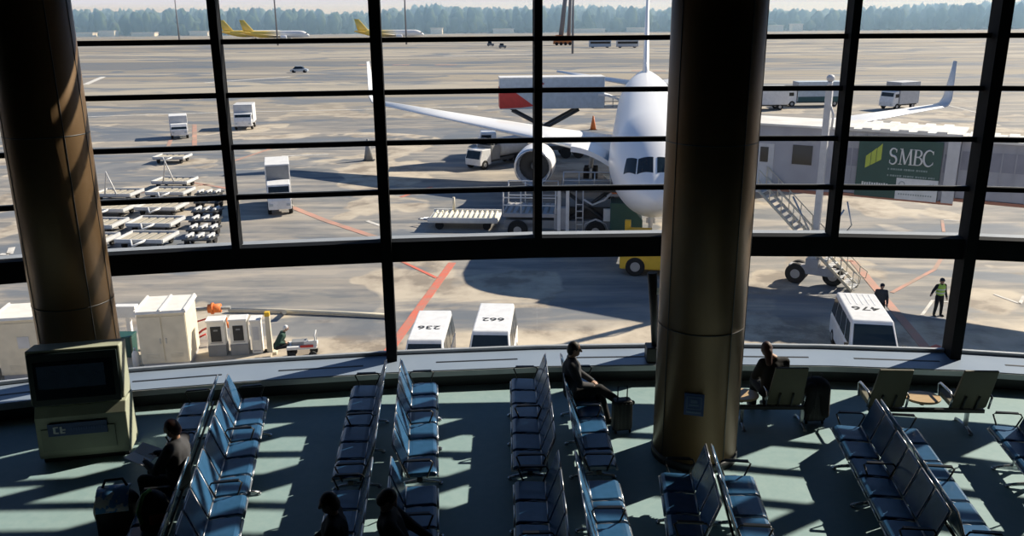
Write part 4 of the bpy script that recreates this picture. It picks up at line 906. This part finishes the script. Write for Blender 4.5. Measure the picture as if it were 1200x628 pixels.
# ------------------------------------------------------------------ equipment by the terminal, lower left pane
YC = 30.3
def cabinet(label, loc, rz, w, d, h, doors, win=False):
    t = thing('equipment_cabinet', label, 'cabinet', loc, rz)
    obj('plinth', MB().box((0, 0, .1), (w - .1, d - .1, .2)), 'grey', t); b = obj('body', MB().box((0, 0, .2 + (h - .2) / 2), (w, d, h - .2)), 'cream', t, .015)
    for q in range(doors):
        x = -w / 2 + w / doors * (q + .5); dr = obj('door', MB().box((x, -d / 2 - .015, .2 + (h - .3) / 2 + .02), (w / doors - .05, .03, h - .42)), 'cream', t, .006)
        lv = MB()
        for r_ in range(4): lv.box((x, -d / 2 - .036, .42 + r_ * .05), (w / doors * .55, .012, .02))
        obj('vent', lv, 'cream', dr); obj('handle', MB().box((x + (w / doors * .38) * (1 if q % 2 == 0 else -1), -d / 2 - .045, h * .5), (.03, .03, .2)), 'steel', dr)
        if win: obj('pane', MB().box((x + .2, -d / 2 - .035, h * .62), (.4, .02, .45)), 'light_grey', dr)
    rf = obj('roof', hexa((-w / 2 - .08, w / 2 + .08, -d / 2 - .12, d / 2 + .08), (-w / 2 - .05, w / 2 + .05, -d / 2 - .08, d / 2 + .06), h, h + .1), 'cream_light', t, .01)
    sr = MB()
    for q in range(doors + 1): sr.box((-w / 2 + w / doors * q, -.02, h + .12), (.06, d + .16, .06))
    obj('roof_rib', sr, 'cream_light', rf)
    return t
pad = MB(); pad.prism([(-15.2, 29.0), (-9.4, 30.0), (-9.55, 32.2), (-15.2, 31.6)], 'z', G, G + .12); struct('concrete_pad', pad, 'pad')
cb_p = at(191, 436); cabinet('large cream double-door equipment cabinet with pale roof beside the two chargers', (cb_p.x, cb_p.y + 1.0, G + .12), R(8), 1.75, 1.75, 2.2, 2)
cb_p = at(20, 446); cabinet('cream equipment cabinet with small pane at the left edge behind the left column', (cb_p.x + .1, cb_p.y + .9, G), R(9), 1.5, 1.6, 2.35, 1, True)
cb_p = at(-14, 450); cabinet('cream cabinet cut off by the left edge of the picture', (cb_p.x - .75, cb_p.y + .9, G), R(9), .9, 1.4, 2.2, 1)
pt_ = at(269, 420)
def charger(label, x, w, h, screen):
    t = thing('charging_unit', label, 'charger', V(pt_.x, pt_.y, G + .12) + Matrix.Rotation(R(8), 3, 'Z') @ V(x, .3, 0), R(8), 'charging units on the pad')
    b0 = .42 if screen else 0
    if screen: obj('pedestal', MB().box((0, 0, .22), (w + .02, .62, .44)), 'mid_grey', t, .01)
    c_ = obj('housing', MB().box((0, 0, b0 + (h - b0) / 2), (w, .5, h - b0)), 'cream_light', t, .02); obj('cap', MB().box((0, -.0, h + .02), (w + .06, .6, .07)), 'white', c_, .01)
    if screen: obj('display', MB().box((0, -.26, h - .52), (w * .6, .03, .62)), 'dark', c_, .006); obj('keypad', MB().box((0, -.28, h - .36), (w * .24, .012, .06)), 'mid_grey', c_)
    else: obj('panel', MB().box((0, -.26, h * .62), (w * .6, .02, h * .4)), 'light_grey', c_)
    obj('slot', MB().box((0, -.26, b0 + .12), (w * .7, .02, .04)), 'grey', c_)
charger('white charging unit with black display, next to the cream cabinet', -.42, .66, 1.42, True); charger('white charging unit with black display, beside the slim pillar', .42, .66, 1.42, True); charger('slim white pillar unit without display, right of two chargers', 1.08, .38, 1.36, False)
p_ = at(317, 419); t = thing('guard_post', 'cream guard post with yellow cap at the corner of the equipment pad', 'post', (p_.x - .1, p_.y + .4, G), R(8)); obj('post', MB().box((0, 0, .8), (.22, .22, 1.6), taper=(.8, .8)), 'cream', t, .01); obj('cap', MB().box((0, 0, 1.68), (.2, .2, .18)), 'yellow', t, .02); obj('arm', MB().box((0, .05, .06), (.5, .4, .12)), 'cream', t)
p_ = at(241, 402); t = thing('hose_stand', 'orange hose coupling on a red pipe stand behind the chargers', 'hose stand', (p_.x, p_.y + .3, G), R(5)); t.scale = (.85,) * 3
obj('stand', MB().tube([(-.75, 0, 0), (-.75, 0, 1.9)], .05).tube([(-.75, 0, .1), (-.2, 0, .55), (.3, .1, .75)], .05).tube([(-.75, 0, .9), (.4, .1, 1.2)], .04).tube([(-.75, .1, 0), (-.1, .1, .3), (-.1, .1, 0)], .05), 'red', t)
obj('pipe', MB().tube([(-1.1, .1, 1.55), (.2, .1, 1.6), (1.2, .1, 1.62)], .09), 'mid_grey', t); obj('coupling', MB().cyl((.15, .1, 1.6), (.75, .1, 1.61), .22).cyl((.3, .1, 1.6), (.4, .1, 1.6), .28), 'orange', t)
obj('valve', MB().tube([(1.05, -.4, .9), (1.05, -.35, 1.25), (1.15, -.35, .75)], .07), 'orange', t)
p_ = at(146, 398); t = thing('junction_box', 'white junction box on a post between the left column and the cream cabinet', 'box', (p_.x, p_.y + .5, G)); obj('post', MB().box((.05, 0, .45), (.18, .18, .9)), 'white', t); obj('box', MB().box((0, 0, 1.1), (.9, .4, .5)), 'white', t, .02); obj('conduit', MB().tube([(-.8, .2, 1.0), (-.3, .1, 1.05)], .06), 'light_grey', t)
p_ = at(147, 421); t = thing('bin', 'dark green bin beside the cream equipment cabinet', 'bin', (p_.x, p_.y + .2, G)); obj('body', MB().box((0, 0, .45), (.62, .6, .9), taper=(1.1, 1.1)), 'green_dark', t, .03); obj('lid', MB().box((0, 0, .94), (.7, .68, .08)), 'green_dark', t, .02)
p_ = at(161, 432); t = thing('gas_cylinder', 'white gas cylinder at the left foot of the cream cabinet', 'cylinder', (p_.x, p_.y, G)); obj('body', MB().tube([(0, 0, 0), (0, 0, .6), (0, 0, .7), (0, 0, .75)], [.14, .14, .09, .05]), 'white', t); obj('valve', MB().cyl((0, 0, .75), (0, 0, .85), .04), 'steel', t)
p_ = at(352, 424); t = thing('hand_cart', 'small white cart with red panel near the ledge, right of the chargers', 'cart', (p_.x, p_.y + .5, G), R(8))
obj('tray', MB().box((0, 0, .5), (1.15, .7, .12)), 'white', t, .02); obj('side', MB().box((.35, -.3, .66), (.5, .06, .24)), 'white', t, .01); obj('side_panel', MB().box((.2, -.36, .58), (.5, .02, .1)), 'red', t); obj('load', MB().box((-.1, .05, .62), (.6, .4, .14)), 'mid_grey', t, .02); obj('rail', MB().tube([(.52, .3, .5), (.52, .3, .98), (.52, -.3, .98), (.52, -.3, .5)], .025), 'light_grey', t)
for x in (-.4, .4):
    for y in (-.28, .28): obj('wheel', MB().wheel((x, y, .16), .16, .1, 'y'), 'rubber', t)
# light masts, crane, far buildings, forest
def mast(label, px, py, y, h, m='mast'):
    base = at(px, py); sc_ = y / base.y; x = base.x * sc_
    t = thing('light_mast', label, 'light mast', (x, y, G)); obj('pole', MB().tube([(0, 0, 0), (0, 0, h)], [.42, .25], 10), m, t); hd_ = MB().box((0, 0, h + .3), (3.4, .6, .7)); obj('lamp_head', hd_, m, t)
mast('floodlight mast with visible lamp head beyond the leftmost upper pane', 210, 45, 470, 24); mast('tall thin mast rising behind the two overlapping yellow-tailed airliners', 325, 44, 430, 45); mast('tall thin mast right of the lone yellow-tailed airliner', 476, 44, 430, 45)
mast('tall thin mast beside the orange crane', 671, 60, 310, 40)
p_ = at(660, 46); t = thing('mobile_crane', 'dark lattice boom crane with orange base far across the apron', 'crane', (p_.x * 400 / p_.y, 400, G)); obj('carrier', MB().box((0, 0, 1.6), (9, 3, 2.2)), 'crane_orange', t, .1); obj('cab', MB().box((-2, 0, 3.6), (3, 2.6, 1.8)), 'crane_orange', t, .1)
obj('boom', MB().tube([(-1, 0, 4), (2.2, 0, 34)], [1.1, .7], 4), 'mast', t); obj('mast', MB().tube([(2.5, .5, 3), (3.6, .5, 33)], [.9, .6], 4), 'mast', t)
for x in (-3, -1, 1, 3): obj('wheel', MB().wheel((x, -1.4, .7), .7, .4, 'y'), 'rubber', t)
hillp = []
random.seed(11)
def tree_top(px):     # height of the forest edge as the photograph shows it
    pts = [(-400, 12), (60, 10), (170, 11), (250, 9), (320, 9), (400, 13), (440, 12), (480, 8), (495, 4), (510, 4), (530, 8), (600, 8), (660, 5), (780, 9), (900, 9), (985, 11), (1020, 7), (1060, 5), (1110, 4), (1150, 1), (1200, -1), (1700, -2)]
    return interp(pts, px)[1]
fo = MB()
for k_ in range(2600):
    px = random.uniform(-330, 1530); dep = random.uniform(0, 1); y = 700 + dep * 120
    top = tree_top(px) + random.uniform(-1.2, 4.5) + (1 - dep) * random.choice((1, 5, 12, 18))
    ray_ = fw + rt * ((px - 600) / F) + up * ((314 - top) / F); tt = y / ray_.y; x = ray_.x * tt; z = max(H + ray_.z * tt, G + 7)
    r_ = random.uniform(2.4, 5.2); hgt = (z - G); n0 = len(fo.v)
    fo.ell((x, y, G + hgt * .5), (r_, r_, hgt * .5), 8, 8)
    for i in range(n0, len(fo.v)):
        v = fo.v[i]; j = 1 + random.uniform(-.3, .28); fo.v[i] = (x + (v[0] - x) * j, y + (v[1] - y) * j, G + (v[2] - G) * (1 + random.uniform(-.07, .06)))
fst = obj('forest', fo, 'leaf'); tag(fst, 'hazy forest closing the far side of the airfield', 'forest', kind='stuff')
hl = MB(); hr_ = []
for px in range(-420, 1621, 40):
    y = 835; ray_ = fw + rt * ((px - 600) / F) + up * ((314 - tree_top(px) - 3) / F); tt = y / ray_.y; hr_.append([V(ray_.x * tt, y, G - 1), V(ray_.x * tt, y, H + ray_.z * tt - 1), V(ray_.x * tt, y + 60, H + ray_.z * tt - 3), V(ray_.x * tt, y + 60, G - 1)])
hl.loft(hr_, smooth=False); struct('hillside', hl, 'leaf')
for k_, (px, wd, h) in enumerate(((95, 22, 2.6), (128, 12, 4), (170, 18, 2.4), (235, 14, 3), (512, 9, 4), (590, 16, 3), (690, 24, 2.4), (745, 14, 3), (905, 14, 4), (932, 8, 5))):
    b = at(px, 42); y = 690; x = b.x * y / b.y
    t = thing('low_building', 'low white building far off in front of the hazy forest edge', 'building', (x, y, G), 0, 'low white buildings by the forest')
    obj('walls', MB().box((0, 0, h / 2), (wd, 8, h)), 'building', t); obj('roof', MB().box((0, 0, h + .25), (wd + 1, 9, .5)), 'light_grey', t)
# airfield haze
hz = MB().box((0, 775, 4), (2800, 400, 26)); ho = obj('haze', hz, 'white'); ho.data.materials.clear()
hm = bpy.data.materials.new('haze'); hm.use_nodes = True; nt = hm.node_tree; nt.nodes.clear(); o_ = nt.nodes.new('ShaderNodeOutputMaterial'); vsn = nt.nodes.new('ShaderNodeVolumeScatter'); vsn.inputs['Color'].default_value = (.36, .62, 1, 1); vsn.inputs['Density'].default_value = .0058; vsn.inputs['Anisotropy'].default_value = .2
nt.links.new(vsn.outputs[0], o_.inputs['Volume']); ho.data.materials.append(hm); tag(ho, 'bluish haze over the far airfield and forest', 'haze', kind='stuff')

# ================================================================== PEOPLE
def person(label, loc, rz, J, skin='skin', top='cloth_black', trousers='cloth_black', hair='hair', group=None, extras=None, long_hair=False):
    """J: joints in local metres, the figure faces +Y; left is -X.
    keys: pelvis chest neck head(centre) look(yaw,pitch) and for s in 'l','r': sh el wr hip kn an toe"""
    t = thing('person', label, 'person', loc, rz)
    g = {k_: Vector(v) for k_, v in J.items() if k_ != 'look'}
    yaw, pit = J.get('look', (0, 0)); hm_ = Euler((pit, 0, yaw)).to_matrix(); hc = g['head']
    b = MB()
    b.capsule(g['pelvis'], .115, g['chest'], .115); b.capsule(g['chest'], .10, g['neck'], .055); b.capsule(g['neck'], .052, hc + hm_ @ V(0, -.02, -.06), .05)
    b.ell(hc, (.075, .095, .115), 18, 12, hm_); b.ell(hc + hm_ @ V(0, .035, -.065), (.05, .055, .05), 12, 8, hm_)
    b.capsule(hc + hm_ @ V(0, .092, .015), .011, hc + hm_ @ V(0, .112, -.022), .016); b.capsule(hc + hm_ @ V(-.035, .078, .03), .012, hc + hm_ @ V(.035, .078, .03), .012); b.capsule(hc + hm_ @ V(-.02, .083, -.06), .010, hc + hm_ @ V(.02, .083, -.06), .010)
    for s in (-1, 1): b.ell(hc + hm_ @ V(s * .078, -.005, -.005), (.012, .022, .034), 8, 6, hm_)
    for q, s in (('l', -1), ('r', 1)):
        b.capsule(g['chest'] + V(0, 0, .09), .07, g[q + 'sh'], .058); b.capsule(g[q + 'sh'], .055, g[q + 'el'], .042); b.capsule(g[q + 'el'], .041, g[q + 'wr'], .029)
        b.capsule(g['pelvis'], .11, g[q + 'hip'], .09); b.capsule(g[q + 'hip'], .088, g[q + 'kn'], .058); b.capsule(g[q + 'kn'], .056, g[q + 'an'], .04)
        # hand: palm, four bent fingers, thumb from the side of the palm
        d = (g[q + 'wr'] - g[q + 'el']).normalized(); sd2 = d.cross(V(0, 0, 1)); sd2 = sd2.normalized() if sd2.length > .1 else V(1, 0, 0); nd = sd2.cross(d).normalized()
        if nd.z > 0: nd = -nd
        pw = g[q + 'wr']; pk = pw + d * .09
        b.capsule(pw + d * .02 + sd2 * .018, .017, pk + sd2 * .026, .014); b.capsule(pw + d * .02 - sd2 * .018, .017, pk - sd2 * .026, .014); b.capsule(pw + d * .01, .018, pk, .015)
        for f, (o_, ln_) in enumerate(((-.030, .062), (-.010, .075), (.010, .07), (.029, .055))):
            k0 = pk + sd2 * o_; k1 = k0 + (d * .85 + nd * .5).normalized() * ln_ * .5; k2 = k1 + (d * .45 + nd * .85).normalized() * ln_ * .45
            b.capsule(k0, .0095, k1, .0088); b.capsule(k1, .0088, k2, .0078)
        tb = pw + d * .03 + sd2 * (-.03 * s); t1 = tb + (d * .6 - sd2 * s * .6 + nd * .3).normalized() * .045; b.capsule(tb, .0125, t1, .0105); b.capsule(t1, .0105, t1 + (d * .8 + nd * .5).normalized() * .03, .009)
    obj('body', remeshed(b, .0085, 2), skin, t)
    for s in (-1, 1): obj('eye', MB().ell(hc + hm_ @ V(s * .032, .084, .012), (.013, .008, .008), 10, 6, hm_), 'dark', t)
    c = MB(); c.capsule(g['pelvis'], .145, g['chest'], .15); c.capsule(g['pelvis'] + V(-.05, 0, 0), .12, g['chest'] + V(-.07, 0, .02), .125); c.capsule(g['pelvis'] + V(.05, 0, 0), .12, g['chest'] + V(.07, 0, .02), .125); c.capsule(g['chest'], .125, g['neck'] + V(0, 0, -.02), .07)
    for q in 'lr': c.capsule(g['chest'] + V(0, 0, .09), .085, g[q + 'sh'], .076); c.capsule(g[q + 'sh'], .076, g[q + 'el'], .062); c.capsule(g[q + 'el'], .06, g[q + 'wr'], .046)
    jk = obj('jacket', remeshed(c, .016), top, t)
    c = MB(); c.capsule(g['pelvis'] + V(0, 0, -.02), .14, g['pelvis'] + V(0, 0, .05), .135)
    for q in 'lr': c.capsule(g['pelvis'], .13, g[q + 'hip'], .107); c.capsule(g[q + 'hip'], .105, g[q + 'kn'], .077); c.capsule(g[q + 'kn'], .075, g[q + 'an'] + V(0, 0, .02), .062)
    obj('trousers', remeshed(c, .016), trousers, t)
    for q in 'lr':
        c = MB(); f = (g[q + 'toe'] - g[q + 'an']); c.capsule(g[q + 'an'] + V(0, 0, -.02), .052, g[q + 'an'] + V(0, 0, -.045) - f * .15, .045); c.capsule(g[q + 'an'] + V(0, 0, -.04), .05, g[q + 'toe'], .042); obj('shoe', remeshed(c, .012), 'shoe', t)
    h_ = MB(); h_.ell(hc + hm_ @ V(0, -.018, .022), (.087, .098, .108), 16, 10, hm_); h_.ell(hc + hm_ @ V(0, -.05, -.02), (.078, .07, .09), 14, 8, hm_)
    if long_hair: h_.capsule(hc + hm_ @ V(0, -.07, -.03), .07, hc + hm_ @ V(0, -.10, -.2), .05)
    hh = remeshed(h_, .012)
    obj('hair', hh, hair, t)
    return t, g, jk
def sit(lean=0., legs='bent', spread=.11, arms='lap', seat=.46, head=(0, .05), look=(0, 0)):
    z = seat + .1; c = V(0, .02 - lean * .3, z + .40); n = c + V(0, .01 - lean * .1, .16); J = dict(pelvis=V(0, 0, z), chest=c, neck=n, head=n + V(head[0], head[1] - lean * .05, .145), look=look)
    for q, s in (('l', -1), ('r', 1)):
        J[q + 'sh'] = c + V(s * .18, 0, .09); J[q + 'hip'] = V(s * .09, .03, z - .01)
        if legs == 'bent': kn = V(s * spread, .43, z - .0); an = V(s * spread, .42, .085)
        elif legs == 'out': kn = V(s * spread, .44, z + .0); an = V(s * spread * .9, .74, .10)
        elif legs == 'cross': kn = V(s * .08, .42, z + (.08 if s > 0 else .0)); an = V(-s * .04 if s > 0 else -.05, .80 if s > 0 else .55, .30 if s > 0 else .085)
        J[q + 'kn'] = kn; J[q + 'an'] = an; J[q + 'toe'] = an + V(0, .15, -.045 if an.z < .2 else .05)
        if arms == 'lap': J[q + 'el'] = V(s * .25, .10, z + .22); J[q + 'wr'] = V(s * .10, .30, z + .14)
        elif arms == 'read': J[q + 'el'] = V(s * .25, .14, z + .22); J[q + 'wr'] = V(s * .12, .36, z + .26)
    return J
# seated by the glass at the far end of the middle row
person('person in dark clothes with legs crossed near the window in the middle row', (.93, 12.28, 0), R(-92), sit(.12, 'cross', look=(0, -.15)), top='cloth_grey')
# facing the window, right of the column
person('person with dark reddish hair facing the window, seated beside the large column', (4.07, 12.34, 0), R(6), sit(.1, 'bent', seat=.41, head=(-.13, .03), look=(0, -.2)), top='cloth_black', hair='hair_red', long_hair=True)
# reader in the left row
pr, g, jk = person('person in dark clothes reading a white paper on the leftmost row', (-4.28, 9.72, 0), R(80), sit(.15, 'bent', arms='read', look=(0, -.35)), top='cloth_grey', hair='hair_red')
bk = thing('paper', 'open white paper held by the reader on the leftmost row', 'paper', pr.matrix_basis @ V(0, .46, .86), R(80)); obj('page', MB().box((-.11, 0, 0), (.21, .28, .008), ry=R(8), rx=R(18)), 'paper', bk); obj('page', MB().box((.11, 0, 0), (.21, .28, .008), ry=R(-8), rx=R(18)), 'paper', bk)
person('person in black seen from behind at the bottom edge, on the left-facing bench', (-1.93, 7.98, 0), R(94), sit(.1, 'bent', look=(0, -.3)), top='cloth_black')
person('person in bulky black jacket leaning back at the bottom edge, on the right-facing bench', (-1.22, 8.05, 0), R(-84), sit(.45, 'bent', look=(0, -.6)), top='cloth_black')
def stand(arm_out=False):
    J = dict(pelvis=V(0, 0, .92), chest=V(0, .0, 1.30), neck=V(0, .01, 1.47), head=V(0, .04, 1.62), look=(.1, -.15))
    for q, s in (('l', -1), ('r', 1)):
        J[q + 'sh'] = V(s * .18, 0, 1.40); J[q + 'el'] = V(s * .25, -.02, 1.12); J[q + 'wr'] = V(s * .26, .10, .90); J[q + 'hip'] = V(s * .09, 0, .89); J[q + 'kn'] = V(s * .13, .03, .49); J[q + 'an'] = V(s * .16, 0, .085); J[q + 'toe'] = V(s * .19, .15, .04)
    if arm_out: J['rel'] = V(.34, .02, 1.20); J['rwr'] = V(.50, .14, 1.10)
    return J
p_ = at(1098, 370)
wk, g, jk = person('ground worker in black with a yellow-green safety vest standing on the apron', p_, R(188), stand(True), hair='cloth_black')
c = MB(); c.capsule(g['pelvis'] + V(0, 0, .1), .155, g['chest'], .162); c.capsule(g['pelvis'] + V(-.05, 0, .1), .13, g['chest'] + V(-.075, 0, .05), .135); c.capsule(g['pelvis'] + V(.05, 0, .1), .13, g['chest'] + V(.075, 0, .05), .135)
vst = obj('vest', remeshed(c, .016), 'hivis', wk)
tp = MB()
for z in (1.06, 1.22): tp.loft([[V(.215 * math.cos(2 * PI * j / 28), .172 * math.sin(2 * PI * j / 28), zz) for j in range(28)] for zz in (z, z + .05)])
obj('reflective_tape', tp, 'hivis_tape', vst)
obj('cap', MB().ell(g['head'] + V(0, -.01, .05), (.095, .11, .085), 14, 8).ell(g['head'] + V(0, .10, .045), (.07, .07, .012), 12, 6), 'cloth_navy', wk)
p_ = at(1029, 377)
w2, g, jk = person('ground worker standing behind the white van with number 476', p_, R(160), stand(False), top='cloth_grey', hair='cloth_black')
obj('cap', MB().ell(g['head'] + V(0, -.01, .05), (.095, .11, .085), 14, 8), 'cloth_navy', w2)
p_ = at(717, 156)
w3, g, jk = person('small dark figure standing under the catering truck platform', V(10.6, 84.5, G), R(100), stand(False))
p_ = at(326, 424)
w4, g, jk = person('ground worker in dark green bending beside the small white cart', (p_.x - .1, p_.y + .35, G), R(-75), dict(sit(-.7, 'bent', seat=.42, look=(0, -.4))), top=mat('cloth_green', (.02, .06, .045), .9), trousers='cloth_black', hair='white')

# ------------------------------------------------------------------ luggage
def suitcase(label, loc, rz, w, d, h, m='bag_black'):
    t = thing('suitcase', label, 'suitcase', loc, rz); b = obj('shell', MB().box((0, 0, .05 + h / 2), (w, d, h)), m, t, .05)
    rb = MB()
    for q in (-.3, -.1, .1, .3): rb.box((q * w, 0, .05 + h / 2), (.02, d + .012, h * .86))
    obj('groove', rb, 'dark', b, .004); obj('handle', MB().tube([(-w * .25, 0, h + .04), (-w * .25, 0, h + .26), (w * .25, 0, h + .26), (w * .25, 0, h + .04)], .011), 'dark', t)
    for x in (-w * .38, w * .38):
        for y in (-d * .3, d * .3): obj('wheel', MB().wheel((x, y, .03), .03, .025), 'rubber', t)
suitcase('dark upright suitcase standing beside the middle row of seats', (1.68, 12.0, 0), R(10), .30, .22, .5)
suitcase('black upright suitcase standing right of the single olive window seat', (4.74, 12.28, 0), R(2), .34, .26, .56)
obj_c = thing('draped_coat', 'black coat draped over the suitcase by the olive window seat', 'coat', (4.74, 12.28, .625), 0)
c = MB(); c.ell((0, 0, .0), (.22, .18, .14), 16, 10); c.capsule((-.1, -.12, 0), .1, (-.14, -.16, -.35), .07); c.capsule((.1, -.1, 0), .1, (.13, -.17, -.42), .06); obj('cloth', remeshed(c, .016), 'cloth_black', obj_c)
t = thing('duffel_bag', 'black travel bag with shiny blue and white flap beside the reader', 'bag', (-4.98, 9.45, 0), R(12))
bd_ = MB(); bd_.ell((0, 0, .30), (.29, .22, .30), 20, 12); bd_.box((0, 0, .18), (.46, .34, .34)); obj('body', remeshed(bd_, .02), 'bag_black', t)
fl_ = MB(); rg = []
for q in range(8): a = R(12 + q * 14); rg.append([V(-.02 + .20, -.245 * math.cos(a) * .95 - .0, .32 + .295 * math.sin(a)), V(-.20, -.245 * math.cos(a) * .95, .32 + .295 * math.sin(a)), V(-.20, -.225 * math.cos(a) * .95, .32 + .275 * math.sin(a)), V(.18, -.225 * math.cos(a) * .95, .32 + .275 * math.sin(a))])
fl_.loft(rg, smooth=True); obj('flap', fl_, 'bag_blue', t); obj('strap', MB().tube([(-.16, 0, .57), (-.1, .02, .70), (.1, .02, .70), (.16, 0, .57)], .018), 'dark', t)
t = thing('backpack', 'dark backpack with green strap and red patch on the leftmost bench', 'bag', (-4.24, 8.83, .465), R(20))
bd_ = MB(); bd_.ell((0, 0, .22), (.19, .15, .24), 18, 12); bd_.box((0, 0, .12), (.32, .24, .22)); obj('body', remeshed(bd_, .018), 'bag_black', t); obj('patch', MB().box((.04, -.15, .16), (.17, .05, .12)), 'bag_red', t, .02); obj('strap', MB().tube([(-.13, -.12, .12), (-.15, -.13, .28), (-.08, -.05, .44), (0, 0, .47)], .024), 'bag_green', t)
